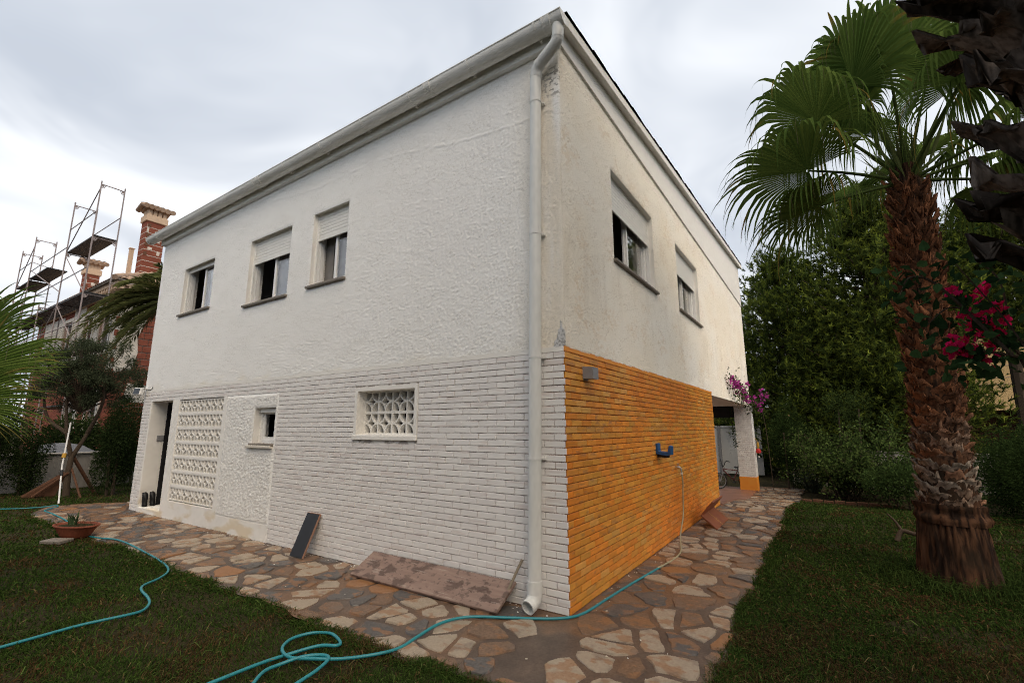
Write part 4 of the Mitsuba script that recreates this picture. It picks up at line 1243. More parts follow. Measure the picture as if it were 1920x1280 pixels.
# ------------------------------------------------------------------ fan palms
def fan_leaf(base, direction, petiole, radius, nseg=46, roll=0.0, droop=0.55, spread=2.15, seed=0, ca=(0.068, 0.115, 0.026), cb=(0.12, 0.175, 0.042), sag=0.25, tipcol=None):
    """A costapalmate leaf: petiole arching outwards, blade of pleated segments fused to about half their length, tips hanging."""
    r = np.random.default_rng(seed)
    base = np.array(base, float); d = unit(direction)
    n = 9
    t = np.linspace(0, 1, n)[:, None]
    pet = base + d * petiole * t - np.array([0, 0, 1.0]) * (sag * petiole) * t ** 2
    pd = unit(pet[-1] - pet[-2])
    hub = pet[-1]
    side = unit(np.cross(pd, [0, 0, 1.0]) if abs(pd[2]) < 0.98 else np.array([1.0, 0, 0]))
    nn = np.cross(side, pd)
    side, nn = side * math.cos(roll) + nn * math.sin(roll), nn * math.cos(roll) - side * math.sin(roll)
    V, F, C = [], [], []
    steps = np.array([0.02, 0.16, 0.32, 0.46, 0.58, 0.70, 0.80, 0.90, 1.0])
    off = 0
    for s in range(nseg):
        a = (s + 0.5) / nseg * 2 - 1
        ang = a * spread
        L = radius * (1.0 - 0.38 * abs(a) ** 2.2) * r.uniform(0.93, 1.07)
        dirv = pd * math.cos(ang) + side * math.sin(ang)
        dirv = unit(dirv + nn * (0.22 * math.cos(ang * 0.7)))
        tang = unit(np.cross(nn, dirv))
        da = 2 * spread / nseg
        fuse = 0.52 + 0.08 * r.random()
        rr = steps * L
        half = np.where(steps < fuse, rr * math.tan(da / 2) * 1.03, fuse * L * math.tan(da / 2) * np.clip((1 - steps) / (1 - fuse), 0, 1) ** 0.8)
        half = np.maximum(half, 0.0012)
        dz = droop * radius * np.clip((steps - 0.52) / 0.48, 0, 1) ** 1.5 * r.uniform(0.6, 1.3)
        cur = np.clip((steps - 0.55) / 0.45, 0, 1)
        ctr = hub + dirv * (rr - 0.35 * dz * cur)[:, None] - np.array([0, 0, 1.0]) * dz[:, None] + tang * (r.normal(0, 0.02) * radius * cur ** 2)[:, None]
        pleat = half * 0.55
        lft = ctr - tang * half[:, None] + nn * pleat[:, None]
        rgt = ctr + tang * half[:, None] + nn * pleat[:, None]
        m = len(steps)
        V.append(np.stack([lft, ctr, rgt], 1).reshape(-1, 3))
        i = np.arange(m - 1) * 3 + off
        F.append(np.vstack([np.stack([i, i + 1, i + 4], 1), np.stack([i, i + 4, i + 3], 1), np.stack([i + 1, i + 2, i + 5], 1), np.stack([i + 1, i + 5, i + 4], 1)]))
        k = np.array(ca) + (np.array(cb) - np.array(ca)) * r.random()
        cc = np.repeat(np.tile(k, (m, 1)), 3, axis=0)
        if tipcol is not None and r.random() < tipcol[1]:
            dry = np.repeat(np.clip((steps - 0.62) / 0.1, 0, 1), 3)[:, None]
            cc = cc * (1 - dry) + np.array(tipcol[0]) * dry
        C.append(cc)
        off += 3 * m
        if r.random() < 0.55:      # loose fibre threads hanging between the tips
            p0 = ctr[5] + tang * half[5]
            th_ = np.stack([p0, p0 + dirv * 0.05 * radius - [0, 0, 0.10 * radius], p0 + dirv * 0.05 * radius - [0, 0, 0.30 * radius * r.uniform(0.5, 1.3)]])
            w_ = 0.0015
            V.append(np.vstack([th_ - tang * w_, th_ + tang * w_]))
            F.append(np.array([[0, 1, 4], [0, 4, 3], [1, 2, 5], [1, 5, 4]]) + off)
            C.append(np.tile([0.16, 0.14, 0.09], (6, 1)))
            off += 6
    blade = (np.vstack(V), np.vstack(F), np.vstack(C))
    pt = tube(pet, np.linspace(0.024, 0.012, n), 7)
    pt = (pt[0], pt[1], np.tile(np.array([0.075, 0.11, 0.035]) * r.uniform(0.8, 1.2), (len(pt[0]), 1)))
    return blade, pt


def leaf_boot(w, h, stub, seed, ragged=0.0, tp=0.30):
    """The stump of an old leaf: a clasping scale that narrows upwards into a cut stalk standing off the trunk (x out, y across, z up)."""
    r = np.random.default_rng(seed)
    n, m = 6, 7
    t = np.linspace(0, 1, n)
    wid = w * np.interp(t, [0, 0.35, 0.7, 1], [1.0, 0.90, 0.46 + 0.5 * (tp - 0.3), tp]) * r.uniform(0.9, 1.1)
    out = stub * np.interp(t, [0, 0.4, 1], [0.05, 0.30, 1.0])
    zz = h * np.interp(t, [0, 1], [0, 1])
    V = []
    for k in range(n):
        s = np.linspace(-1, 1, m)
        curve = (1 - s ** 2) * 0.16 * wid[k]
        edge = r.normal(0, ragged * 0.02, m) if k in (2, 3, 4) else np.zeros(m)
        V.append(np.column_stack([out[k] + curve - 0.22 * wid[k], s * wid[k] / 2, zz[k] + edge + (r.normal(0, 0.012 * (1 + ragged * 2), m) if k == n - 1 else 0)]))
    front = np.vstack(V)
    back = front - np.array([0.018 + 0.012 * r.random(), 0, 0.012])
    v = np.vstack([front, back])
    i, j = np.meshgrid(np.arange(n - 1), np.arange(m - 1), indexing='ij')
    a = (i * m + j).ravel()
    N = n * m
    q1 = np.stack([a, a + 1, a + m + 1, a + m], 1)
    q = [q1, q1[:, ::-1] + N]
    b = np.arange(m - 1)
    top = (n - 1) * m + b
    q.append(np.stack([top, top + 1, top + 1 + N, top + N], 1))
    lf = np.arange(n - 1) * m
    q.append(np.stack([lf, lf + m, lf + m + N, lf + N], 1))
    rt = lf + m - 1
    q.append(np.stack([rt + N, rt + m + N, rt + m, rt], 1))
    q = np.vstack(q)
    return v, np.vstack([q[:, [0, 1, 2]], q[:, [0, 2, 3]]])


def trunk_mesh(axis_pts, radii, sides=40, seed=0, rough_=0.02):
    v, f = tube(axis_pts, radii, sides)
    c = np.repeat(np.asarray(axis_pts), sides, axis=0)
    k = len(c)
    d = unit(v[:k] - c)
    nz = meshkit.fbm(np.column_stack([np.arctan2(d[:, 1], d[:, 0]) * 7, c[:, 2] * 2.2, 0 * c[:, 2]]), 3, seed) - 0.5
    ang = np.arctan2(d[:, 1], d[:, 0])
    fis = 1 - np.abs(2 * meshkit.noise(np.column_stack([np.cos(ang) * 9, np.sin(ang) * 9, c[:, 2] * 1.6]), seed + 7) - 1)
    nz2 = meshkit.fbm(v[:k] * 9, 2, seed + 5) - 0.5
    v[:k] += d * (nz + 0.7 * nz2 - 0.9 * np.clip(fis - 0.72, 0, 1) * 3)[:, None] * rough_ * 2
    return v, f


# --- the palm on the right lawn
K = thing('fan_palm', 'tall fan palm with a shaggy brown trunk and hanging green fronds on the right lawn', 'palm tree')
ax = lambda z: np.array([3.04 + 0.030 * z, 3.055 + 0.018 * z, z])
rad = lambda z: float(np.interp(z, [0, 0.15, 0.5, 0.62, 0.70, 1.0, 1.6, 2.2, 3.0, 3.8, 4.2, 4.5, 4.75], [0.350, 0.332, 0.298, 0.280, 0.264, 0.235, 0.222, 0.203, 0.178, 0.158, 0.142, 0.120, 0.100]))
zz = np.linspace(-0.1, 4.8, 60)
put(K + '__trunk', trunk_mesh(np.array([ax(z) for z in zz]), [rad(z) for z in zz], 110, 3, 0.016), 'm_trunk', smooth=50)
put(K + '__trunk_collar', trunk_mesh(np.array([ax(z) for z in np.linspace(0.60, 0.80, 8)]), [rad(z) + 0.028 + 0.012 * math.sin(z * 50) for z in np.linspace(0.60, 0.80, 8)], 48, 8, 0.03), 'm_trunk', smooth=50, label='dark ragged collar where the cut leaf bases begin')
ga = math.radians(137.508)
nb = 290
for i in range(nb):
    t = i / (nb - 1)
    z = 0.80 + t * 3.72
    a = i * ga
    pale = float(np.clip((1.75 - z) / 0.55, 0, 1)) * (0.6 + 0.4 * rng.random())
    pale = pale * (0.85 if rng.random() < 0.85 else 0.2)
    shaggy = np.clip((z - 1.5) / 1.5, 0, 1)
    w = (0.285 - 0.05 * shaggy) * rad(z) / 0.225 * rng.uniform(0.88, 1.1)
    b = leaf_boot(w, 0.105 + 0.03 * rng.random() + 0.09 * shaggy, 0.038 + 0.028 * shaggy + 0.02 * rng.random(), 1000 + i, 0.3 + shaggy, 0.55 - 0.25 * shaggy)
    M = mov(*ax(z)) @ rot([0, 0, 1], math.degrees(a)) @ mov(rad(z) - 0.004, 0, -0.06) @ rot([0, 1, 0], rng.normal(4, 4)) @ rot([1, 0, 0], rng.normal(0, 9 + 10 * shaggy))
    v, f = xf(b, M)
    put(K + '__leaf_base', (v, f), 'm_boot', smooth=True, uv=np.tile([rng.random(), pale], (len(v), 1)))
# shaggy fibre
k = 2600
z = rng.uniform(1.3, 4.6, k); a = rng.uniform(0, 2 * PI, k)
rr = np.array([rad(q) for q in z]) + 0.03
p = np.column_stack([3.04 + 0.03 * z + rr * np.cos(a), 3.055 + 0.018 * z + rr * np.sin(a), z])
fd = np.column_stack([np.cos(a) * 0.6, np.sin(a) * 0.6, rng.normal(-0.2, 0.6, k)]) + rng.normal(0, 0.5, (k, 3))
putc(K + '__fibre', blades(p, fd, rng.uniform(0.04, 0.14, k), 0.006, cols(k, (0.05, 0.028, 0.015), (0.15, 0.08, 0.045)), shape='tri'), kind='stuff')
top = ax(4.68)
# fronds: (azimuth, elevation, petiole length, blade radius, tip droop, roll)
FR = [(211, 45, 1.32, 1.30, 0.55, 0.0), (213, 13, 1.15, 1.26, 0.46, -0.26), (226, 66, 1.45, 1.32, 0.35, 0.1), (30, 74, 1.50, 1.30, 0.35, 0.2), (262, 72, 1.45, 1.3, 0.35, -0.2),
      (300, 42, 1.1, 1.15, 0.5, -0.3), (33, 41, 1.25, 1.15, 0.55, 0.2), (36, 22, 1.2, 1.1, 0.6, -0.3), (75, 40, 1.1, 1.1, 0.5, 0.2), (120, 25, 1.1, 1.1, 0.6, 0.4),
      (28, 4, 0.9, 0.95, 0.6, 0.2), (340, 60, 1.2, 1.15, 0.5, -0.2), (185, 80, 1.3, 1.2, 0.35, 0.1), (345, 20, 1.1, 1.0, 0.6, 0.0), (130, 66, 1.1, 1.15, 0.45, 0.0), (205, -8, 0.95, 1.0, 0.5, -0.35)]
for i, (az, el, pl_, ra, dr_, ro) in enumerate(FR):
    a, e = math.radians(az), math.radians(el)
    d = np.array([math.cos(a) * math.cos(e), math.sin(a) * math.cos(e), math.sin(e)])
    bl, pt = fan_leaf(top + d * 0.08 - [0, 0, 0.10], d, pl_, ra, 54, ro, dr_, 2.35, 300 + i, sag=0.10, tipcol=((0.22, 0.16, 0.04), 0.10))
    f_ = reserve(K + '__frond')
    putc(f_, bl)
    putc(f_ + '__stalk', pt)
p = np.array([top + [0, 0, -0.2 + 0.06 * q] for q in range(9)])
nsh = 40
sh = blades(np.tile(top - [0, 0, 0.15], (nsh, 1)) + rng.normal(0, 0.05, (nsh, 3)), np.column_stack([rng.normal(0, 0.35, (nsh, 2)), np.ones(nsh)]), rng.uniform(0.5, 1.0, nsh), 0.05, cols(nsh, (0.07, 0.10, 0.03), (0.13, 0.15, 0.06)))
putc(K + '__young_shoots', sh)

# --- the dark palm trunk close on the right, its crown above the frame
K = thing('near_palm', 'dark palm trunk close on the right with big jagged grey stumps of old leaves darkened for shade', 'palm tree')
ax2 = lambda z: np.array([3.31 + 0.0 * z, -0.86 + 0.0 * z, z])
rad2 = lambda z: float(np.interp(z, [0, 0.3, 1.2, 2.2, 5.0, 6.3, 6.7], [0.42, 0.36, 0.30, 0.27, 0.27, 0.24, 0.18]))
zz = np.linspace(-0.1, 6.7, 54)
put(K + '__trunk', trunk_mesh(np.array([ax2(z) for z in zz]), [rad2(z) for z in zz], 40, 23, 0.02), 'm_trunk', smooth=50)
rp_ = np.random.default_rng(15)
for i in range(170):
    t = i / 169
    z = 1.35 + t * 4.7
    a = i * ga + 0.6
    st = 0.07 if z < 2.3 else 0.15 + 0.17 * rp_.random() + 0.05 * max(0, z - 2.6)
    b = leaf_boot(0.43 * rp_.uniform(0.85, 1.15), (0.2 if z < 2.3 else 0.27) + 0.12 * rp_.random(), st, 3000 + i, 1.5, rp_.uniform(0.42, 0.66))
    M = mov(*ax2(z)) @ rot([0, 0, 1], math.degrees(a)) @ mov(rad2(z) - 0.01, 0, -0.05) @ rot([0, 1, 0], rp_.normal(10, 11)) @ rot([1, 0, 0], rp_.normal(0, 14))
    v, f = xf(b, M)
    put(K + '__leaf_base', (v, f), 'm_stump_shaded', smooth=True, uv=np.tile([rp_.random(), 0.0], (len(v), 1)))
top = ax2(6.65)
for i in range(20):
    az = i * 137.5; el = 80 - 3.4 * i
    a, e = math.radians(az), math.radians(el)
    d = np.array([math.cos(a) * math.cos(e), math.sin(a) * math.cos(e), math.sin(e)])
    bl, pt = fan_leaf(top, d, 1.1, 1.05, 34, rng.normal(0, 0.3), 0.5, 2.2, 700 + i, sag=0.14)
    f_ = reserve(K + '__frond')
    putc(f_, bl)
    putc(f_ + '__stalk', pt)

for i in range(9):      # unseen skirt of dead brown fronds, added to shade the trunk
    a, e = math.radians(i * 137.5 + 20), math.radians(-38 - 1.5 * i)
    d = np.array([math.cos(a) * math.cos(e), math.sin(a) * math.cos(e), math.sin(e)])
    bl, pt = fan_leaf(ax2(6.75), d, 0.8, 0.95, 30, rng.normal(0, 0.3), 0.55, 1.9, 760 + i, sag=0.1, ca=(0.10, 0.065, 0.035), cb=(0.18, 0.12, 0.065))
    f_ = reserve(K + '__added_dead_frond')
    putc(f_, bl)
    putc(f_ + '__stalk', pt)

# --- the young palm whose fronds reach in from the left
K = thing('young_palm', 'low young fan palm whose bright green fronds reach in from the left', 'palm tree')
base = np.array([-4.25, -3.75, 0.0])
zz = np.linspace(-0.05, 1.62, 12)
put(K + '__trunk', trunk_mesh(np.array([base + np.array([0, 0, z]) for z in zz]), np.linspace(0.24, 0.17, 12), 24, 43, 0.03), 'm_trunk', smooth=50)
FR = [(34, 34, 0.80, 0.80, 0.05, 1.1), (31, 17, 0.80, 0.74, 0.10, 1.25), (58, 30, 0.7, 0.8, 0.25, -0.6), (12, 55, 0.7, 0.8, 0.2, 0.4), (70, 55, 0.8, 1.0, 0.25, 0.2), (100, 40, 0.8, 1.0, 0.3, 0), (140, 50, 0.8, 1.0, 0.3, 0), (190, 45, 0.8, 1.0, 0.3, 0), (240, 50, 0.8, 1.0, 0.3, 0), (300, 42, 0.8, 1.0, 0.3, 0), (340, 48, 0.8, 1.0, 0.3, 0), (60, 74, 0.9, 1.0, 0.15, 0.3)]
for i, (az, el, pl_, ra, dr_, ro) in enumerate(FR):
    a, e = math.radians(az), math.radians(el)
    d = np.array([math.cos(a) * math.cos(e), math.sin(a) * math.cos(e), math.sin(e)])
    bl, pt = fan_leaf(base + [0, 0, 1.66], d, pl_, ra, 30, ro, dr_, 0.78 if i < 2 else 1.0, 900 + i, sag=0.10, ca=(0.075, 0.13, 0.026), cb=(0.135, 0.195, 0.045), tipcol=((0.20, 0.17, 0.05), 0.2))
    f_ = reserve(K + '__frond')
    putc(f_, bl)
    putc(f_ + '__stalk', pt)

# ------------------------------------------------------------------ left background
W = thing('boundary_wall', 'low grey rendered garden wall behind the olive tree on the left', 'wall')
put(W + '__wall', cbx(-15.85, -15.6, -14, 14, -0.4, 0.90, 0.012), 'm_concrete')
put(W + '__coping', cbx(-15.9, -15.55, -14, 14, 0.901, 0.95, 0.01), 'm_concrete')

K = thing('olive_tree', 'small olive tree with a forked dark trunk propped by stakes on the left lawn', 'olive tree')
tr = [((-13.5, -0.10, -0.05), (-13.48, -0.14, 0.5), (-13.5, -0.12, 0.95)), ((-13.5, -0.12, 0.9), (-13.5, -0.28, 1.5), (-13.55, -0.36, 2.2), (-13.5, -0.42, 2.9)), ((-13.5, -0.12, 0.9), (-13.45, 0.10, 1.5), (-13.4, 0.26, 2.1), (-13.5, 0.42, 2.9)), ((-13.5, -0.28, 1.5), (-13.9, -0.6, 1.9), (-14.0, -0.75, 2.7)), ((-13.45, 0.1, 1.5), (-13.1, 0.2, 2.2), (-12.9, 0.1, 2.9))]
put(K + '__trunk', cat([tube(smooth_line(q, 6), np.linspace(0.075 if i == 0 else 0.05, 0.055 if i == 0 else 0.018, len(smooth_line(q, 6))), 8) for i, q in enumerate(tr)]), 'm_twig', smooth=60)
cr, tw = [], []
ro_ = np.random.default_rng(4)
for i in range(80):      # sprays of small leaves hanging loosely from many fine branches
    c = np.array([-13.5, -0.08, 2.95]) + unit(ro_.normal(size=3)) * np.array([1.05, 1.05, 0.85]) * ro_.uniform(0.35, 1.15)
    s_ = ro_.uniform(0.15, 0.34)
    cr.append(bush(c, (s_, s_, 0.75 * s_), 360, 0.075, 0.016, (0.042, 0.055, 0.030), (0.075, 0.09, 0.052), upness=-0.1, seed=300 + i, lumps=4, hollow=0.0))
    tw.append(tube(smooth_line([(-13.5, -0.1, 2.0), (c + [-13.5, -0.1, 2.2]) / 2, c], 4), [0.02] * 4 + [0.012] * 4 + [0.005], 5))
put(K + '__twigs', cat(tw), 'm_twig')
putc(K + '__crown', catc(cr))
for i, (a, b) in enumerate((((-13.52, -0.08, 0.92), (-13.9, 0.56, -0.05)), ((-13.5, -0.1, 0.7), (-13.0, 0.05, -0.05)))):
    k = thing('tree_stake', ('long brown tree stake with a pale tip slanting to the right of the olive tree', 'thin short tree stake slanting in front of the olive trunk')[i], 'stake')
    put(k, tube([a, b], (0.040, 0.022)[i], 8), 'm_stake')
k = thing('white_pole', 'thin white pole leaning on the olive tree with a yellow tie', 'pole')
put(k + '__shaft', tube([(-12.32, -0.50, -0.03), (-12.85, -0.42, 0.75), (-13.25, -0.30, 1.75)], 0.016, 8), 'm_white_alu')
put(k + '__tie', tube([(-12.93, -0.40, 0.93), (-12.97, -0.385, 1.03)], 0.04, 10), 'm_yellow')
put(k + '__grip', tube([(-12.70, -0.44, 0.55), (-12.78, -0.43, 0.66)], 0.030, 10), 'm_dark')
k = thing('leaning_board', 'dark board leaning in the shade behind the white pole', 'board')
put(k, cat([tube([(-13.9, -0.62, 0.0), (-13.4, -0.16, 0.55)], 0.03, 6), (np.array([[-14.1, -0.75, 0.0], [-13.75, -0.25, 0.0], [-13.45, -0.14, 0.58], [-13.5, -0.18, 0.60], [-14.12, -0.77, 0.03], [-13.77, -0.27, 0.03]]), np.array([[0, 1, 2], [4, 3, 5], [0, 2, 3], [0, 3, 4], [1, 5, 3], [1, 3, 2]]))]), 'm_stake')

for i, (c, r, n_, lab) in enumerate((((-13.0, 0.62, 1.15), (0.75, 0.52, 1.25), 15000, 'dark dense shrub beside the left end of the house'),
                                     ((-14.7, -1.25, 1.1), (0.6, 0.75, 1.25), 12000, 'tall dark bush against the garden wall at the far left'),
                                     ((-14.6, -0.62, 0.85), (0.5, 0.42, 0.95), 6000, 'smaller dark bush between the far-left bush and the olive tree'),
                                     ((-14.2, -2.4, 1.0), (0.7, 0.7, 1.1), 8000, 'dark leafy bush under the fronds at the left edge'),
                                     ((-14.9, 1.7, 1.2), (0.5, 0.9, 1.5), 9000, 'dark bush along the garden wall behind the house end'))):
    k = thing('garden_shrub', lab, 'shrub')
    putc(k + '__foliage', bush(c, r, n_, 0.065, 0.022, (0.016, 0.028, 0.010), (0.034, 0.052, 0.018), seed=20 + i, lumps=12, hollow=0.25))
    put(k + '__stem', cat([tube([(c[0] + dx, c[1] + dy, -0.05), (c[0] + 2 * dx, c[1] + 2 * dy, c[2] + 0.4 * r[2])], 0.03, 6) for dx, dy in ((0.05, 0.0), (-0.08, 0.06), (0.02, -0.1))]), 'm_twig')
for i, (c, r) in enumerate((((-18.2, -1.2, 1.2), (1.6, 1.5, 1.4)), ((-18.5, 1.2, 1.0), (1.2, 1.2, 1.2)), ((-24, -6.0, 3.0), (2.5, 2.5, 2.6)), ((-34, -4.6, 4.2), (3.0, 2.4, 2.6)))):
    k = thing('distant_shrub', ('dark shrub beyond the garden wall left of the olive', 'dark shrub beyond the garden wall behind the olive', 'bushy tree beyond the wall behind the left fronds', 'far tree at the left edge below the scaffolding')[i], 'shrub')
    putc(k + '__foliage', bush(c, r, 9000, 0.13, 0.05, (0.020, 0.036, 0.012), (0.045, 0.065, 0.022), seed=40 + i, lumps=12))
    put(k + '__stem', tube([(c[0], c[1], -0.1), (c[0] + 0.1, c[1], c[2])], 0.08, 6), 'm_twig')
k = thing('tarpaulin', 'crumpled pale plastic sheet over a heap beyond the garden wall', 'tarpaulin')
xs_ = np.linspace(-18.6, -16.3, 18); ys_ = np.linspace(-0.3, 1.4, 16)
v, f = grid_sheet(xs_, ys_, lambda x, y: 1.05 - 0.25 * (x + 17.4) ** 2 - 0.35 * (y - 0.5) ** 2 + 0.25 * meshkit.fbm(np.stack([x * 2.2, y * 2.2, 0 * x], -1), 3, 5))
put(k, (v, f), 'm_tarp', smooth=40)

# --- the brick house under construction
B = thing('brick_house', 'unfinished red brick house with tiled roof behind scaffolding on the left', 'house')
NX, NY, EZ = -20.8, 2.5, 7.30
put(B + '__wall', masonry([(-23.2, -21.65, 4.75, 6.55), (-25.2, -24.0, 4.75, 6.55), (-28.2, -26.9, 4.75, 6.55), (-23.2, -21.8, 0.9, 3.0), (-26.0, -24.4, 0.9, 3.0)], -33, NX - 0.02, -0.3, EZ, lambda a, b, c, d: bx(a, b, NY, NY + 0.25, c, d)), 'm_redbrick')
put(B + '__side_wall', bx(NX - 0.25, NX - 0.03, NY + 0.251, 11.0, -0.3, EZ), 'm_concrete')
# hollow bricks of the side wall, laid one by one where they show
bshape = mikit.ply(cbx(-0.012, 0.03, -0.155, 0.155, -0.120, 0.120, 0.008), 'm_redbrick')
for r in range(27):
    for c in range(8):
        y = NY + 0.17 + c * 0.33 - (0.165 if r % 2 else 0)
        z = 0.0 + 0.14 + r * 0.272
        if y < NY - 0.02 or z > EZ - 0.1:
            continue
        put_shared(B + '__side_wall__brick', bshape, T().translate([NX - 0.03 + rng.uniform(0, 0.006), y, z]))
ren = Polygon([(2.49, 3.75), (3.05, 3.9), (3.18, 4.6), (3.10, 5.2), (3.32, 5.9), (3.30, 6.6), (3.7, 7.28), (2.49, 7.28)]).buffer(0.05).buffer(-0.05)
pat = Polygon([(2.9, 2.65), (3.65, 2.6), (3.75, 3.3), (3.0, 3.36)])
v, f = extrude(shapely.union_all([ren, pat]), 0.025)
put(B + '__render_patch', (np.column_stack([NX + 0.006 + v[:, 2], v[:, 0], v[:, 1]]), f), 'm_render', label='pale patches of render on the side wall')
st = [bx(-21.6, NX + 0.03, NY - 0.03, NY + 0.0, 3.9, EZ), bx(-23.95, -23.25, NY - 0.025, NY, 4.3, 6.8), bx(-26.85, -25.25, NY - 0.022, NY, 4.2, EZ), bx(-31.5, -28.3, NY - 0.022, NY, 4.6, 6.9)]
put(B + '__facade_render', cat(st), 'm_render')
for i, (a, b, z0, z1) in enumerate(((-23.2, -21.65, 4.75, 6.55), (-25.2, -24.0, 4.75, 6.55), (-28.2, -26.9, 4.75, 6.55), (-23.2, -21.8, 0.9, 3.0), (-26.0, -24.4, 0.9, 3.0))):
    w_ = reserve(B + '__window')
    put(w_ + '__frame', masonry([(a + 0.07, (a + b) / 2 - 0.03, z0 + 0.07, z1 - 0.07), ((a + b) / 2 + 0.03, b - 0.07, z0 + 0.07, z1 - 0.07)], a, b, z0, z1, lambda p, q, r, t: bx(p, q, NY + 0.10, NY + 0.16, r, t)), 'm_white_alu')
    put(w_ + '__pane', bx(a + 0.05, b - 0.05, NY + 0.125, NY + 0.135, z0 + 0.05, z1 - 0.05), 'm_glass')
    put(w_ + '__surround', masonry([(a, b, z0, z1)], a - 0.14, b + 0.14, z0 - 0.16, z1 + 0.16, lambda p, q, r, t: bx(p, q, NY - 0.05, NY + 0.10, r, t)), 'm_render')
den = [bx(-33, NX + 0.28, NY - 0.30, NY, EZ - 0.30, EZ - 0.16), bx(-33, NX + 0.42, NY - 0.42, NY, EZ - 0.155, EZ), bx(NX, NX + 0.28, NY, 11, EZ - 0.30, EZ - 0.16), bx(NX, NX + 0.42, NY, 11, EZ - 0.155, EZ)]
for x in np.arange(-32.8, NX + 0.2, 0.28):
    den.append(bx(x, x + 0.13, NY - 0.40, NY - 0.30, EZ - 0.30, EZ - 0.16))
for y in np.arange(NY - 0.3, 8, 0.28):
    den.append(bx(NX + 0.28, NX + 0.40, y, y + 0.13, EZ - 0.30, EZ - 0.16))
put(B + '__cornice', cat(den), 'm_cornice', label='cream moulded cornice with dentils under the eaves')


def tile_face(n_u, u0, u1, depth, fn, hip):
    us = np.linspace(u0, u1, n_u); vs_ = np.linspace(0, depth, 26)
    U, Vv = np.meshgrid(us, vs_, indexing='ij')
    bump = 0.05 * np.abs(np.sin(U * PI / 0.24)) + 0.022 * (1 - (Vv / 0.4) % 1)
    v = fn(U, Vv, bump).reshape(-1, 3)
    m = len(vs_)
    i, j = np.meshgrid(np.arange(n_u - 1), np.arange(m - 1), indexing='ij')
    keep = hip((U[:-1, :-1] + U[1:, 1:]) / 2, (Vv[:-1, :-1] + Vv[1:, 1:]) / 2)
    a = (i * m + j)[keep]
    return v, np.vstack([np.stack([a, a + m, a + m + 1], 1), np.stack([a, a + m + 1, a + 1], 1)])


sl = 0.50
ex, ey = NX + 0.55, NY - 0.55
r1 = tile_face(420, ex - 14, ex, 5.2, lambda u, v, b: np.stack([u, ey + v, EZ + 0.04 + sl * v + b], -1), lambda u, v: (ex - u) > v)
r2 = tile_face(340, ey, ey + 10.4, 5.2, lambda u, v, b: np.stack([ex - v, u, EZ + 0.04 + sl * v + b], -1), lambda u, v: ((u - ey) > v) & ((ey + 10.4 - u) > v))
RO = B + '__roof'
put(RO, cat([r1, r2]), 'm_tile', smooth=50)
put(RO + '__hip_cap', cat([tube([(ex - t, ey + t, EZ + 0.06 + sl * t), (ex - t - 0.36, ey + t + 0.36, EZ + 0.09 + sl * (t + 0.36))], 0.11, 8) for t in np.arange(0, 5.0, 0.34)]), 'm_tile', smooth=50)
put(RO + '__soffit', cat([bx(ex - 14, ex - 0.02, ey + 0.01, NY, EZ + 0.003, EZ + 0.035), bx(NX, ex - 0.02, NY, ey + 10, EZ + 0.003, EZ + 0.035)]), 'm_concrete')


def chimney(key, cx, cy, zb, zt, wx, wy, label):
    labels[key] = {'label': label}
    s = zt - 0.95
    put(key + '__shaft', bx(cx - wx / 2, cx + wx / 2, cy - wy / 2, cy + wy / 2, zb, s), 'm_redbrick')
    sock = [bx(cx + wx / 2, cx + wx / 2 + 0.02, cy - wy / 2 + 0.02 + o, cy - wy / 2 + 0.02 + o + w_, z, z + 0.16) for z, o, w_ in ((s - 0.28, 0.02, 0.13), (s - 0.75, 0.0, 0.14), (s - 1.2, 0.0, 0.14), (s - 1.65, 0.0, 0.12), (s - 0.45, wy - 0.2, 0.14))]
    for b_ in sock:
        put(key + '__putlog_hole', b_, 'm_stake')
    for b_ in ([cbx(cx + wx / 2 - 0.01, cx + wx / 2 + 0.012, cy + wy * a, cy + wy * a + w_, z, z + h_, 0.008) for a, z, w_, h_ in ((-0.02, s - 0.6, 0.16, 0.18), (0.1, s - 0.95, 0.14, 0.14), (-0.3, s - 1.35, 0.18, 0.12), (0.2, s - 1.55, 0.12, 0.2), (-0.46, s - 0.55, 0.08, 0.4))]):
        put(key + '__mortar_smear', b_, 'm_render')
    put(key + '__mortar_joint', cat([bx(cx - wx / 2 - 0.004, cx + wx / 2 + 0.004, cy - wy / 2 - 0.004, cy + wy / 2 + 0.004, z, z + 0.022) for z in np.arange(zb + 0.1, s - 0.05, 0.27)]), 'm_render')
    put(key + '__band', cbx(cx - wx / 2 - 0.06, cx + wx / 2 + 0.06, cy - wy / 2 - 0.06, cy + wy / 2 + 0.06, s, s + 0.32, 0.02), 'm_cornice')
    po = []
    for i in range(4):
        y = cy - wy / 2 + 0.01 + i * (wy - 0.16) / 3
        for x in (cx - wx / 2 + 0.01, cx + wx / 2 - 0.15):
            po.append(bx(x, x + 0.14, y, y + 0.14, s + 0.32, s + 0.66))
    for i in range(1, 3):
        x = cx - wx / 2 + 0.01 + i * (wx - 0.16) / 3
        po += [bx(x, x + 0.12, cy - wy / 2 + 0.01, cy - wy / 2 + 0.13, s + 0.32, s + 0.66)]
    put(key + '__pier', cat(po), 'm_cornice')
    caps = []
    k_ = int((wy + 0.3) / 0.2)
    for i in range(k_ + 1):
        y = cy - wy / 2 - 0.16 + i * (wy + 0.32) / k_
        caps.append(tube([(cx - wx / 2 - 0.2, y, s + 0.66), (cx, y, s + 0.84), (cx + wx / 2 + 0.2, y, s + 0.66)], 0.115, 8))
    put(key + '__cap', cat(caps + [bx(cx - wx / 2 - 0.1, cx + wx / 2 + 0.1, cy - wy / 2 - 0.1, cy + wy / 2 + 0.1, s + 0.62, s + 0.70)]), 'm_tile', smooth=50)


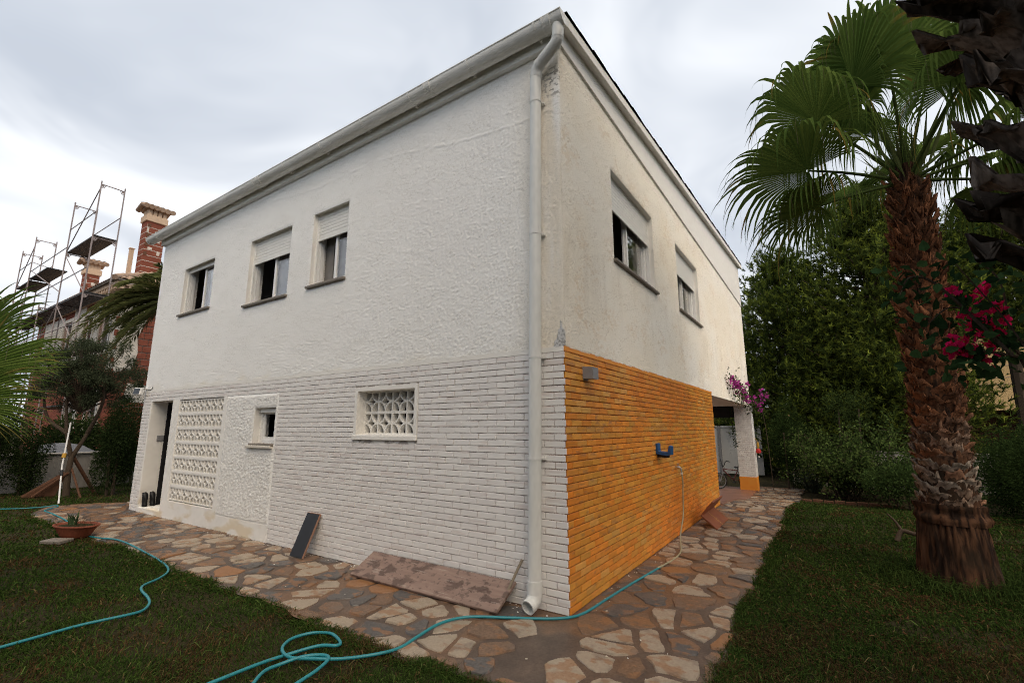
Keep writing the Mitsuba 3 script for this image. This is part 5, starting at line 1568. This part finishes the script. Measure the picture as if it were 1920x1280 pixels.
chimney(RO + '__chimney', -23.6, 3.98, 8.0, 12.05, 0.62, 0.74, 'tall red brick chimney with a tiled cap')
chimney(RO + '__chimney_001', -30.2, 3.6, 7.5, 10.65, 0.5, 0.6, 'lower chimney half hidden behind the scaffold deck')
put(RO + '__vent_post', cat([bx(-22.75, -22.55, 4.45, 4.65, 8.2, 10.0), cbx(-22.79, -22.51, 4.41, 4.69, 10.0, 10.06, 0.01)]), 'm_cornice')
put(RO + '__vent_post', cat([bx(-24.0, -23.85, 3.3, 3.45, 8.2, 9.75), cbx(-24.03, -23.82, 3.27, 3.48, 9.75, 9.80, 0.01)]), 'm_cornice')

# --- scaffolding
S = thing('scaffolding', 'tall steel frame scaffolding with plank decks along the unfinished brick house', 'scaffolding')
SY0, SY1 = 1.06, 1.78
lev = [0.3, 2.35, 4.40, 6.44, 8.62]


def frame(x, top):
    m = []
    for y in (SY0, SY1):
        m.append(tube([(x, y, -0.1), (x, y, top)], 0.024, 6))
    for z in [q for q in lev if q < top - 0.5] + [top - 0.13]:
        m.append(tube([(x, SY0, z), (x, SY1, z)], 0.020, 6))
        for y, s in ((SY0, 1), (SY1, -1)):
            m.append(tube(smooth_line([(x, y, z - 0.14), (x, y + 0.09 * s, z - 0.12), (x, y + 0.14 * s, z)], 4), 0.014, 5))
            m.append(bx(x - 0.004, x + 0.004, min(y, y + 0.09 * s), max(y, y + 0.09 * s), z - 0.10, z))
    put(S + '__frame', cat(m), 'm_steel')


for x, t in ((-33.5, 8.4), (-20.0, 10.87), (-23.1, 10.87), (-25.9, 6.9), (-28.7, 10.66), (-31.0, 10.45)):
    frame(x, t)
for x0, x1, z in ((-23.1, -20.0, 8.66), (-31.0, -28.7, 8.45), (-23.1, -20.0, 6.47), (-25.9, -23.1, 6.47), (-28.7, -25.9, 6.47), (-31.0, -28.7, 6.47), (-28.7, -25.9, 8.55), (-23.1, -20.0, 4.43), (-25.9, -23.1, 4.43), (-23.1, -20.0, 2.38)):
    for i in range(2):
        y0 = SY0 + 0.02 + i * 0.345
        put(S + '__deck_plank', cat([bx(x0 - 0.05, x1 + 0.05, y0, y0 + 0.33, z, z + 0.045)]), 'm_dark')
for a, b in (((-20.0, SY0, 10.6), (-23.1, SY0, 8.7)), ((-20.0, SY0, 9.65), (-23.1, SY0, 9.65)), ((-20.0, SY0, 6.5), (-23.1, SY0, 8.5)), ((-20.0, SY0, 7.45), (-31.0, SY0, 7.45)), ((-20.0, SY0, 5.4), (-31.0, SY0, 5.4)), ((-28.7, SY0, 10.2), (-31.0, SY0, 8.5)), ((-28.7, SY0, 9.4), (-31.0, SY0, 9.4)),
             ((-23.1, SY0, 6.5), (-25.9, SY0, 4.5)), ((-28.7, SY0, 8.4), (-31.0, SY0, 6.5)), ((-20.0, SY0, 4.5), (-23.1, SY0, 6.4)), ((-20.0, SY1, 7.0), (-17.9, 3.6, 7.0)), ((-25.9, SY0, 8.6), (-28.7, SY0, 9.4)), ((-20.0, SY0, 3.3), (-31.0, SY0, 3.3)), ((-20.0, SY1, 9.65), (-23.1, SY1, 9.65)), ((-28.7, SY1, 9.4), (-31.0, SY1, 9.4)), ((-23.1, SY0, 7.0), (-28.7, SY0, 9.0)), ((-23.1, SY0, 8.9), (-28.7, SY0, 8.9)), ((-31.0, SY0, 4.4), (-33.5, SY0, 6.4)), ((-28.7, SY0, 6.4), (-25.9, SY0, 4.4))):
    put(S + '__brace', tube([a, b], 0.019, 6), 'm_steel')


# --- date palm between the two houses
def feather_frond(base, d, length, sag, seed, ca, cb, nleaf=58):
    r = np.random.default_rng(seed)
    d = unit(d)
    t = np.linspace(0, 1, 16)
    c = np.array(base) + d * (length * t)[:, None] - np.array([0, 0, 1.0]) * (sag * length * t ** 2.1)[:, None]
    tg = unit(np.gradient(c, axis=0))
    ra = tube(c, np.linspace(0.028, 0.006, 16), 6)
    parts = [(ra[0], ra[1], np.tile([0.14, 0.13, 0.05], (len(ra[0]), 1)))]
    for s in (-1, 1):
        tt = np.linspace(0.12, 0.99, nleaf)
        p = np.stack([np.interp(tt, t, c[:, k]) for k in range(3)], 1)
        tn = unit(np.stack([np.interp(tt, t, tg[:, k]) for k in range(3)], 1))
        sd = unit(np.cross(tn, [0, 0, 1.0])) * s
        up = np.cross(sd, tn) * s
        dirs = tn * 0.75 + sd * 0.8 + up * 0.35 + r.normal(0, 0.10, (nleaf, 3)) - [0, 0, 0.15]
        L = 0.42 * np.sin(np.clip(tt * 0.9 + 0.12, 0, 1) * PI) ** 0.6 + 0.08
        parts.append(blades(p, dirs, L, 0.026, cols(nleaf, ca, cb), bend=0.22, shape='leaf'))
    return catc(parts)


K = thing('date_palm', 'date palm with feathery olive-green fronds behind the left end of the house', 'palm tree')
pb_ = np.array([-16.75, 2.75, 6.05])
put(K + '__trunk', trunk_mesh(np.array([[-16.75, 2.75, z] for z in np.linspace(-0.2, 6.1, 20)]), np.full(20, 0.26), 20, 63, 0.03), 'm_trunk', smooth=50)
for i, (az, el, L_, sg) in enumerate(((205, 42, 2.5, 0.55), (212, -18, 2.3, 0.7), (226, 8, 2.9, 0.8), (238, 18, 2.9, 0.9), (208, 30, 2.9, 0.9), (196, 22, 2.6, 0.8), (250, 30, 2.8, 0.9), (218, -34, 1.9, 0.5), (242, -30, 2.0, 0.6), (215, 20, 2.6, 0.55), (232, 30, 2.6, 0.75), (200, 5, 2.3, 0.6), (245, 8, 2.3, 0.75), (180, 48, 2.4, 0.6), (258, 50, 2.4, 0.7), (222, 62, 2.4, 0.6), (160, 25, 2.3, 0.6), (290, 35, 2.4, 0.6), (320, 50, 2.3, 0.6), (20, 40, 2.4, 0.6), (60, 45, 2.4, 0.6), (100, 40, 2.4, 0.6), (130, 55, 2.4, 0.6), (235, -12, 2.0, 0.6), (190, 70, 2.4, 0.5), (270, 75, 2.4, 0.5))):
    a, e = math.radians(az), math.radians(el)
    putc(K + '__frond', feather_frond(pb_, (math.cos(a) * math.cos(e), math.sin(a) * math.cos(e), math.sin(e)), L_, sg, 500 + i, (0.085, 0.10, 0.032), (0.155, 0.165, 0.06)))

# ------------------------------------------------------------------ right background
W = thing('back_wall', 'low cream garden wall behind the bushes at the end of the lawn', 'wall')
put(W + '__wall', cbx(0.9, 8.5, 16.0, 16.2, -0.9, 0.77, 0.01), 'm_concrete')
put(W + '__coping', cbx(0.9, 8.5, 15.96, 16.24, 0.771, 0.81, 0.008), 'm_concrete')
K = thing('bed_edging', 'row of dark brown bricks edging the flower bed behind the lawn', 'edging')
for i in range(9):
    put(K + '__brick', xf(cbx(-0.11, 0.11, -0.05, 0.05, -0.04, 0.05, 0.006), mov(1.42 + i * 0.245, 11.62 + rng.normal(0, 0.012), float(gz(1.5, 11.6)) + rng.uniform(-0.01, 0.01)) @ rot([0, 0, 1], rng.normal(0, 4))), 'm_stake')


def conifer(key, label, x, y, z0, zt, rad_, n_spray, seed, ca, cb):
    """A dense fir-like tree: limbs in whorls, each carrying upswept sprays of thin needles, paler at the shoot tips."""
    k = thing(key, label, 'conifer', 'conifers behind the back wall')
    r = np.random.default_rng(seed)
    H_ = zt - z0
    limbs, P, Dv = [], [], []
    nl = 110
    for i in range(nl):
        h = (i + r.random()) / nl
        a = i * 2.39996 + r.normal(0, 0.3)
        reach = rad_ * (np.interp(h, [0, 0.25, 0.6, 0.85, 1.0], [0.85, 1.0, 0.90, 0.55, 0.10])) * r.uniform(0.65, 1.12)
        b = np.array([x, y, z0 + h * H_ * 0.97])
        d = np.array([math.cos(a), math.sin(a), 0.10 + 0.45 * h])
        e = b + d * reach
        limbs.append(tube([b, b + d * reach * 0.5 - [0, 0, 0.04 * reach], e], [0.05, 0.03, 0.01], 5))
        m = int(2.1 * n_spray / nl * (0.4 + reach / rad_))
        t = r.random(m) ** 0.55
        q = b + d * (reach * t)[:, None] + r.normal(0, 0.20 + 0.13 * rad_ * 0.5, (m, 3)) * (0.45 + 0.55 * t[:, None])
        P.append(q)
        Dv.append(np.tile(d, (m, 1)) * 0.7 + r.normal(0, 0.45, (m, 3)) + [0, 0, 0.65])
    P, Dv = np.vstack(P), unit(np.vstack(Dv))
    per = 22
    n_ = len(P)
    t = r.random((n_, per))
    ln = r.uniform(0.16, 0.34, (n_, 1))
    base = (P[:, None] + Dv[:, None] * (t * ln)[..., None]).reshape(-1, 3)
    dirs = (Dv[:, None] * 0.9 + r.normal(0, 0.55, (n_, per, 3))).reshape(-1, 3)
    kk = np.repeat(cols(n_, ca, cb, jit=0.22), per, axis=0)
    tip = (t.reshape(-1, 1) > 0.72)
    kk = np.where(tip, kk * [2.1, 1.9, 1.3] + [0.016, 0.018, 0.0], kk)
    putc(k + '__crown', blades(base, dirs, r.uniform(0.10, 0.22, len(base)), 0.038, kk, shape='tri'))
    put(k + '__trunk', cat([tube([(x, y, -0.9), (x + 0.1, y, z0 + 0.5 * H_), (x, y, zt - 0.3)], [0.22, 0.15, 0.03], 8)] + limbs), 'm_twig')


gA, gB = (0.040, 0.062, 0.017), (0.085, 0.116, 0.029)
conifer('conifer', 'dense dark conifer just right of the gable end behind the garden', 1.0, 18.8, -0.3, 9.0, 2.3, 2800, 71, gA, gB)
conifer('conifer', 'tallest dense conifer directly behind the fan palm fronds', 4.1, 18.6, -0.3, 11.0, 2.9, 4200, 72, gA, (0.102, 0.134, 0.033))
conifer('conifer', 'conifer to the right of the fan palm trunk behind the red flowers', 5.0, 20.8, -0.3, 10.6, 1.7, 2200, 73, gA, (0.102, 0.134, 0.033))
conifer('conifer', 'lower conifer filling the gap between the gable end and the tallest conifer', 2.9, 18.0, -0.4, 6.0, 2.0, 2200, 74, gA, (0.092, 0.122, 0.032))
conifer('conifer', 'high-crowned conifer above the cream house at the right edge', 8.1, 20.6, 4.8, 10.2, 2.2, 2000, 77, gA, (0.102, 0.134, 0.033))
conifer('conifer', 'conifer behind the porch column beyond the gate', -1.2, 21.0, -0.4, 6.5, 1.8, 1500, 76, gA, gB)

dk = ((0.018, 0.032, 0.010), (0.038, 0.062, 0.018))
for i, (c, r, n_, lab) in enumerate((((0.95, 14.7, 0.95), (0.75, 0.9, 1.6), 15000, 'dark climbing hedge beside the porch column'),
                                     ((5.45, 8.2, 0.50), (0.75, 1.7, 1.10), 20000, 'clipped dark hedge at the right edge nearest the palm'),
                                     ((5.9, 11.2, 0.45), (0.85, 1.9, 1.15), 20000, 'dark hedge at the right edge farther back'),
                                     ((6.0, 14.2, 0.45), (1.3, 1.5, 1.15), 14000, 'hedge in the back right corner below the cream house'))):
    k = thing('hedge', lab, 'hedge')
    putc(k + '__foliage', bush(c, r, n_, 0.06, 0.036, *dk, seed=120 + i, lumps=16, hollow=0.3))
    put(k + '__stem', cat([tube([(c[0] + dx, c[1] + dy, -0.5), (c[0] + dx, c[1] + dy, c[2] + 0.3 * r[2])], 0.025, 6) for dx, dy in ((0.1, 0.4), (-0.1, -0.4), (0.0, 0.0))]), 'm_twig')

# the loose lemon-green bush before the back wall, with bare twigs
K = thing('leafy_bush', 'loose bush with pale green leaves and bare twigs before the back wall', 'bush')
st, tips = [], []
r = np.random.default_rng(9)
for i in range(46):
    o = np.array([2.3 + r.normal(0, 0.16) + (0.9 if i % 3 == 0 else 0), 12.9 + r.normal(0, 0.2), -0.42])
    d = unit([r.normal(0.1, 0.55), r.normal(0, 0.5), 1.0])
    L_ = r.uniform(1.2, 2.6)
    q = [o, o + d * L_ * 0.5 + [0, 0, 0.1], o + d * L_ + [r.normal(0, 0.25), r.normal(0, 0.2), -0.18 * L_]]
    ln = smooth_line(q, 6)
    st.append(tube(ln, np.linspace(0.016, 0.004, len(ln)), 5))
    for j in range(3, len(ln)):
        tips.append((ln[j], 16))
        s2 = ln[j] + unit(r.normal(size=3) + [0, 0, 0.4]) * r.uniform(0.2, 0.5)
        st.append(tube([ln[j], s2], [0.005, 0.002], 4))
        tips.append((s2, 14)); tips.append(((ln[j] + s2) / 2, 10))
put(K + '__stem', cat(st), 'm_twig')
pp = np.vstack([p + r.normal(0, 0.09, (m, 3)) for p, m in tips])
putc(K + '__foliage', blades(pp, r.normal(0, 0.6, (len(pp), 3)) + [0, -0.3, 0.35], r.uniform(0.06, 0.12, len(pp)), 0.045, cols(len(pp), (0.06, 0.098, 0.026), (0.125, 0.18, 0.052), (0.03, 0.05, 0.016), 0.4), bend=0.1))
K = thing('low_bush', 'low spreading bush with small bright leaves left of the palm trunk', 'bush')
putc(K + '__foliage', catc([bush((3.55, 11.2, 0.35), (0.95, 0.7, 0.62), 5200, 0.07, 0.036, (0.030, 0.055, 0.016), (0.07, 0.11, 0.034), seed=151, lumps=12, hollow=0.15), bush((4.3, 10.6, 0.15), (0.6, 0.6, 0.45), 2500, 0.07, 0.036, (0.025, 0.045, 0.014), (0.055, 0.09, 0.028), seed=152, lumps=8)]))
put(K + '__stem', cat([tube([(3.55 + dx, 11.2, -0.4), (3.55 + 2 * dx, 11.2 + dy, 0.5)], 0.02, 5) for dx, dy in ((0.0, 0.1), (0.2, -0.1), (-0.2, 0.0), (0.3, 0.2))]), 'm_twig')
K = thing('agave_plant', 'clump of grey-green spiky leaves at the foot of the back wall', 'plant')
na = 46
p = np.column_stack([1.55 + r.normal(0, 0.10, na), 13.9 + r.normal(0, 0.1, na), np.full(na, -0.38)])
putc(K + '__leaves', blades(p, np.column_stack([r.normal(0, 0.45, (na, 2)), np.ones(na)]), r.uniform(0.5, 1.0, na), 0.07, cols(na, (0.05, 0.07, 0.045), (0.09, 0.11, 0.075)), shape='grass', bend=0.1))
for i, (x, y) in enumerate(((2.35, 15.2), (2.9, 15.3))):
    k = thing('sapling_trunk', ('thin dark sapling trunk before the back wall, left one', 'thin dark sapling trunk before the back wall, right one')[i], 'sapling')
    ln = smooth_line([(x, y, -0.5), (x + 0.04, y, 0.6), (x + 0.12, y + 0.1, 2.2)], 5)
    put(k + '__trunk', tube(ln, np.linspace(0.035, 0.02, len(ln)), 7), 'm_twig')
    putc(k + '__crown', bush((x + 0.12, y, 2.3), (0.8, 0.6, 0.75), 900, 0.07, 0.03, (0.03, 0.05, 0.016), (0.06, 0.09, 0.028), seed=170 + i, lumps=8))
K = thing('dead_branch', 'crooked dead branch lying on the lawn left of the palm foot', 'branch')
gl_ = lambda x, y: float(lawn_z(np.array(x), np.array(y)))
b0 = [(2.72, 5.0, gl_(2.72, 5.0) + 0.02), (2.80, 5.05, 0.14), (2.98, 5.0, 0.12), (3.12, 4.9, 0.22), (3.45, 4.7, 0.26)]
put(K, cat([tube(smooth_line(b0, 6), np.linspace(0.035, 0.018, 25), 7), tube(smooth_line([b0[1], (2.74, 5.1, 0.26), (2.66, 5.1, 0.36)], 5), np.linspace(0.022, 0.010, 11), 6)]), 'm_twig', smooth=60)

# cream neighbouring house on the right
B = thing('cream_house', 'cream rendered neighbouring house with a dark open ground floor at the right edge', 'house')
put(B + '__wall', cat([bx(6.4, 20, 26.5, 26.8, 2.36, 6.4), bx(6.4, 6.7, 26.8, 36, -0.5, 6.4)]), 'm_cream_wall')
put(B + '__groove', cat([bx(6.4, 20, 26.485, 26.5, z, z + 0.03) for z in (3.55, 3.85, 4.4)]), 'm_cornice')
put(B + '__soffit', bx(6.7, 20, 26.8, 30, 2.36, 2.5), 'm_stake')
put(B + '__column', cat([bx(x, x + 0.4, 26.55, 26.95, -0.5, 2.36) for x in (6.7, 10.6, 14.5)]), 'm_cream_wall')
put(B + '__inner_wall', bx(6.7, 20, 30, 30.2, -0.5, 2.5), 'm_stake')
put(B + '__roof', slab(6.0, 20.4, 26.0, 36.5, lambda y: 6.4 + 0.25 * (y - 26), lambda y: 6.6 + 0.25 * (y - 26)), 'm_tile')

# gate and pale wall seen under the porch
G_ = thing('sliding_gate', 'pale grey metal gate seen through the porch', 'gate')
put(G_ + '__panel', cat([bx(-4.2, -1.86, 18.0, 18.03, -0.30, 1.60)] + [bx(-1.74, -0.2, 18.0, 18.03, -0.30, 1.60)]), 'm_gate')
put(G_ + '__post', cbx(-1.86, -1.74, 17.94, 18.06, -0.5, 1.66, 0.006), 'm_grey_metal')
put(G_ + '__rail', cat([cbx(-4.2, -1.87, 17.96, 18.05, 1.60, 1.67, 0.006), cbx(-1.73, -0.2, 17.96, 18.05, 1.60, 1.67, 0.006)]), 'm_gate')
k = thing('street_wall', 'pale sunlit wall across the street above the gate', 'wall')
put(k, cbx(-14, 0.5, 27.0, 27.3, -0.5, 2.75, 0.01), 'm_cream_wall')
putc(thing('street_hedge', 'strip of yellow-green hedge in front of the wall across the street', 'hedge'), bush((-4.5, 26.2, 1.9), (3.5, 0.4, 0.35), 3000, 0.12, 0.06, (0.09, 0.11, 0.03), (0.16, 0.17, 0.05), seed=181, lumps=20))

# ------------------------------------------------------------------ bicycle under the porch
K = thing('bicycle', 'small dark bicycle standing under the porch beside the column', 'bicycle')
BM = mov(-1.0, 12.8, float(gz(0, 13.0)) + 0.035) @ rot([0, 0, 1], 36) @ rot([1, 0, 0], 5)


def ring(c, R_, r_, n_=28):
    a = np.linspace(0, 2 * PI, n_ + 1)
    return tube(np.column_stack([c[0] + R_ * np.cos(a), np.full(n_ + 1, c[1]), c[2] + R_ * np.sin(a)]), r_, 8, caps=False)


WR = 0.255
bb, fw, rw, hd, st_ = (0.46, 0, 0.28), (0.0, 0, WR), (0.88, 0, WR), (0.10, 0, 0.62), (0.60, 0, 0.58)
for c in (fw, rw):
    w_ = reserve(K + '__wheel')
    put(w_ + '__tyre', xf(ring(c, WR - 0.022, 0.022), BM), 'm_rubber', smooth=60)
    put(w_ + '__rim', xf(ring(c, WR - 0.05, 0.010), BM), 'm_grey_metal', smooth=60)
    put(w_ + '__spokes', xf(cat([tube([(c[0] + 0.02 * math.cos(a + 0.6), (0.03 if i % 2 else -0.03), c[2] + 0.02 * math.sin(a + 0.6)), (c[0] + (WR - 0.05) * math.cos(a), 0, c[2] + (WR - 0.05) * math.sin(a))], 0.0015, 4) for i, a in enumerate(np.linspace(0, 2 * PI, 21)[:-1])] + [tube([(c[0], -0.045, c[2]), (c[0], 0.045, c[2])], 0.018, 8)]), BM), 'm_grey_metal')
up_ = lambda a, t, b: tuple(np.array(a) + (np.array(b) - np.array(a)) * t)
scene['m_bike'] = {'type': 'principled', 'base_color': rgb(0.09, 0.02, 0.022), 'roughness': 0.35, 'specular': 0.5}
put(K + '__frame', xf(cat([tube([hd, bb], 0.019, 8), tube([up_(hd, -0.05, bb), st_], 0.016, 8), tube([bb, st_], 0.016, 8)] + [tube([bb, (rw[0], s, rw[2])], 0.010, 6) for s in (-0.05, 0.05)] + [tube([(st_[0], 0, st_[2] - 0.03), (rw[0], s, rw[2])], 0.009, 6) for s in (-0.05, 0.05)]), BM), 'm_bike', smooth=60)
put(K + '__fork', xf(cat([tube([(0.115, 0, 0.68), (0.085, 0, 0.55)], 0.019, 8)] + [tube([(0.085, s, 0.55), (0.0, s, WR)], 0.012, 6) for s in (-0.05, 0.05)]), BM), 'm_grey_metal')
put(K + '__handlebar', xf(tube(smooth_line([(0.20, -0.30, 0.90), (0.14, -0.17, 0.90), (0.12, -0.06, 0.74), (0.12, 0.06, 0.74), (0.14, 0.17, 0.90), (0.20, 0.30, 0.90)], 5), 0.012, 8), BM), 'm_dark', smooth=60)
put(K + '__stem', xf(tube([(0.115, 0, 0.66), (0.12, 0, 0.75)], 0.018, 8), BM), 'm_dark')
put(K + '__saddle', xf(cat([tube([st_, (0.615, 0, 0.66)], 0.013, 8), cbx(0.50, 0.74, -0.055, 0.055, 0.66, 0.70, 0.018)]), BM), 'm_rubber')
put(K + '__crank', xf(cat([tube([(bb[0], -0.07, bb[2]), (bb[0], 0.07, bb[2])], 0.016, 8), ring((bb[0], 0.05, bb[2]), 0.07, 0.006, 20), tube([(bb[0], 0.07, bb[2]), (bb[0] + 0.1, 0.075, bb[2] - 0.1)], 0.009, 6), tube([(bb[0], -0.07, bb[2]), (bb[0] - 0.1, -0.075, bb[2] + 0.1)], 0.009, 6), cbx(bb[0] + 0.06, bb[0] + 0.14, 0.08, 0.16, bb[2] - 0.11, bb[2] - 0.09, 0.004), cbx(bb[0] - 0.14, bb[0] - 0.06, -0.16, -0.08, bb[2] + 0.09, bb[2] + 0.11, 0.004)]), BM), 'm_dark')

k = thing('wheelie_bin', 'dark bin half hidden behind the porch column next to the bicycle', 'bin')
put(k + '__body', cbx(-0.46, -0.10, 13.55, 13.95, -0.36, 0.58, 0.03), 'm_rubber')
put(k + '__lid', cbx(-0.49, -0.07, 13.52, 13.98, 0.581, 0.64, 0.02), 'm_dark')
K = thing('hanging_lantern', 'small red and orange lantern hanging from the side of the porch column', 'lantern')
put(K + '__shade', lathe([(0.0, 0.14), (0.05, 0.13), (0.075, 0.06), (0.07, 0.0), (0.0, 0.0)], 14, (0.17, 13.2, 0.80)), 'm_red', smooth=40)
put(K + '__top', cat([lathe([(0.0, 0.34), (0.028, 0.33), (0.036, 0.24), (0.03, 0.145), (0.0, 0.145)], 12, (0.17, 13.2, 0.80)), tube([(0.17, 13.2, 1.13), (0.12, 13.2, 1.25), (0.07, 13.2, 1.25)], 0.006, 5)]), 'm_yellow', smooth=40)
put(K + '__bell', lathe([(0.0, 0.05), (0.016, 0.045), (0.026, 0.0), (0.0, 0.0)], 10, (0.17, 13.2, 0.66)), 'm_white_alu', smooth=40)

# ------------------------------------------------------------------ bougainvilleas
def heart_leaves(p, d, size, kk):
    """Broad pointed leaves: six-sided, folded along the rib."""
    n_ = len(p)
    d = unit(d)
    s = unit(np.cross(d, unit(rng.normal(size=(n_, 3)))))
    nn = np.cross(s, d)
    sz = np.broadcast_to(size, (n_,))[:, None]
    V = np.stack([p, p + d * 0.22 * sz + s * 0.36 * sz + nn * 0.10 * sz, p + d * 0.62 * sz + s * 0.30 * sz + nn * 0.08 * sz, p + d * sz - [0, 0, 0.0] * sz - nn * 0.08 * sz, p + d * 0.62 * sz - s * 0.30 * sz + nn * 0.08 * sz, p + d * 0.22 * sz - s * 0.36 * sz + nn * 0.10 * sz, p + d * 0.5 * sz], 1)
    f = (np.arange(n_)[:, None, None] * 7 + np.array([[0, 1, 6], [1, 2, 6], [2, 3, 6], [3, 4, 6], [4, 5, 6], [5, 0, 6]])).reshape(-1, 3)
    return V.reshape(-1, 3), f, np.repeat(kk, 7, axis=0)


def bougainvillea(key, label, stems, leaf_n, leaf_size, flowers, fsize, fa, fb, la, lb, spread_, seed):
    k = thing(key, label, 'bougainvillea')
    r = np.random.default_rng(seed)
    lines = [smooth_line(s, 8) for s in stems]
    put(k + '__stem', cat([tube(l, np.linspace(0.010, 0.003, len(l)), 5) for l in lines]), 'm_twig')
    allp = np.vstack([l[len(l) // 4:] for l in lines])
    p = allp[r.integers(0, len(allp), leaf_n)] + r.normal(0, spread_, (leaf_n, 3))
    putc(k + '__leaves', heart_leaves(p, r.normal(size=(leaf_n, 3)) + [0, 0, -0.5], leaf_size * r.uniform(0.6, 1.15, leaf_n), cols(leaf_n, la, lb)))
    for c in flowers:
        m = 15
        q = np.array(c) + r.normal(0, fsize * 0.42, (m, 3))
        fl_ = heart_leaves(q, r.normal(size=(m, 3)) + [0, -0.2, 0.1], fsize * r.uniform(0.8, 1.25, m), cols(m, fa, fb, jit=0.1))
        putc(k + '__flower_cluster', fl_)


st = [[(3.15, -0.55, 0.0), (3.12, -0.50, 1.2), (2.98, -0.32, 2.05), (2.75, -0.40, 2.55)], [(3.10, -0.50, 1.6), (3.0, -0.20, 2.0), (2.85, -0.20, 2.25), (2.70, -0.36, 2.30), (2.58, -0.42, 2.20)], [(3.12, -0.50, 1.2), (3.0, -0.15, 2.0), (2.98, -0.15, 2.45), (2.88, -0.22, 2.60)], [(3.0, -0.20, 2.0), (2.80, -0.26, 2.05), (2.64, -0.36, 2.02)], [(3.12, -0.50, 1.2), (3.06, -0.20, 2.0), (2.95, -0.15, 2.12), (2.84, -0.22, 2.14)], [(2.92, -0.35, 2.0), (2.66, -0.42, 2.42), (2.53, -0.48, 2.48), (2.47, -0.5, 2.38)]]
Dp = lambda x, y, d: tuple(np.round(np.array([x, y, d]), 3))
fl = [(2.70, -0.35, 2.05), (2.66, -0.36, 2.06), (2.76, -0.32, 2.09), (2.72, -0.32, 2.11), (2.73, -0.29, 2.03), (2.80, -0.27, 2.05), (2.84, -0.25, 2.00), (2.79, -0.30, 2.20), (2.86, -0.25, 2.20), (2.83, -0.26, 2.15), (2.77, -0.31, 2.26), (2.87, -0.24, 2.30), (2.82, -0.27, 2.37), (2.93, -0.20, 2.31), (2.92, -0.18, 2.16), (2.74, -0.34, 2.40), (2.88, -0.22, 2.42), (2.96, -0.17, 2.24), (2.88, -0.22, 2.08)]
bougainvillea('bougainvillea', 'crimson flowering bougainvillea trailing in front of the palms at the right edge', st, 330, 0.072, fl, 0.036, (0.55, 0.008, 0.075), (0.75, 0.022, 0.15), (0.016, 0.036, 0.014), (0.040, 0.080, 0.028), 0.075, 31)
st = [[(0.45, 13.75, -0.4), (0.40, 13.7, 1.5), (0.30, 13.6, 2.3), (0.12, 12.6, 2.55), (0.10, 11.2, 2.62), (0.10, 9.6, 2.80), (0.09, 8.9, 2.86)], [(0.30, 13.6, 2.3), (0.45, 13.4, 2.6), (0.62, 13.3, 2.45)], [(0.30, 13.6, 2.3), (0.14, 12.2, 2.38), (0.12, 10.6, 2.45), (0.12, 9.6, 2.62)], [(0.30, 13.6, 2.35), (0.14, 13.0, 2.35), (0.2, 12.8, 2.15)]]
r = np.random.default_rng(77)
fl = [(0.10 + 0.07 * r.random(), 8.9 + 3.6 * t_, 2.82 - 0.32 * t_ + r.normal(0, 0.10)) for t_ in r.random(26)] + [(0.38 + r.normal(0, 0.14), 13.3 + r.normal(0, 0.15), 2.45 + r.normal(0, 0.14)) for _ in range(9)]
bougainvillea('bougainvillea', 'purple-pink bougainvillea spilling over the porch edge above the column', st, 900, 0.06, fl, 0.066, (0.38, 0.03, 0.26), (0.56, 0.09, 0.42), (0.03, 0.05, 0.018), (0.07, 0.09, 0.03), 0.11, 32)
K = thing('hanging_vine', 'thin leafy vine hanging beside the porch column', 'vine')
ln = smooth_line([(-0.50, 13.1, 2.28), (-0.52, 13.05, 1.8), (-0.47, 13.0, 1.35), (-0.45, 13.02, 1.0)], 8)
put(K + '__stem', tube(ln, 0.005, 5), 'm_twig')
m = 120
p = ln[r.integers(0, len(ln), m)] + r.normal(0, 0.05, (m, 3))
putc(K + '__leaves', heart_leaves(p, r.normal(size=(m, 3)) + [0, 0, -0.5], 0.06 * r.uniform(0.6, 1.2, m), cols(m, (0.02, 0.035, 0.013), (0.05, 0.07, 0.025))))

# ------------------------------------------------------------------ unseen tall hedges added behind the camera to shade the foot of the walls
for i, (c, r, n_, lab) in enumerate((((-9.5, -9.2, 2.5), (2.8, 0.9, 3.1), 5200, 'added unseen tall hedge behind the lawn opposite the white wall, left stretch'),
                                     ((-4.6, -9.0, 2.6), (2.9, 0.9, 3.2), 5200, 'added unseen tall hedge behind the lawn opposite the white wall, middle stretch'),
                                     ((0.4, -9.0, 2.6), (2.9, 0.9, 3.2), 5200, 'added unseen tall hedge behind the lawn opposite the white wall, right stretch'),
                                     ((5.0, -8.6, 2.5), (2.6, 0.9, 3.1), 5200, 'added unseen tall hedge closing the corner behind the palms'),
                                     ((8.3, -4.2, 2.3), (0.9, 3.0, 2.9), 5200, 'added unseen tall hedge beyond the palms opposite the orange wall'),
                                     ((8.6, 1.8, 2.2), (0.9, 3.2, 2.7), 5200, 'added unseen tall hedge to the right of the fan palm'))):
    k = thing('added_hedge', lab, 'hedge')
    putc(k + '__foliage', bush(c, r, n_, 0.22, 0.15, (0.016, 0.030, 0.010), (0.034, 0.056, 0.018), seed=220 + i, lumps=22, hollow=0.35))
    put(k + '__stem', cat([tube([(c[0] + dx * r[0], c[1] + dy * r[1], -0.1), (c[0] + dx * r[0], c[1] + dy * r[1], c[2] + 0.5 * r[2])], 0.05, 6) for dx, dy in ((0.1, 0.4), (-0.4, -0.4), (0.5, 0.0))]), 'm_twig')
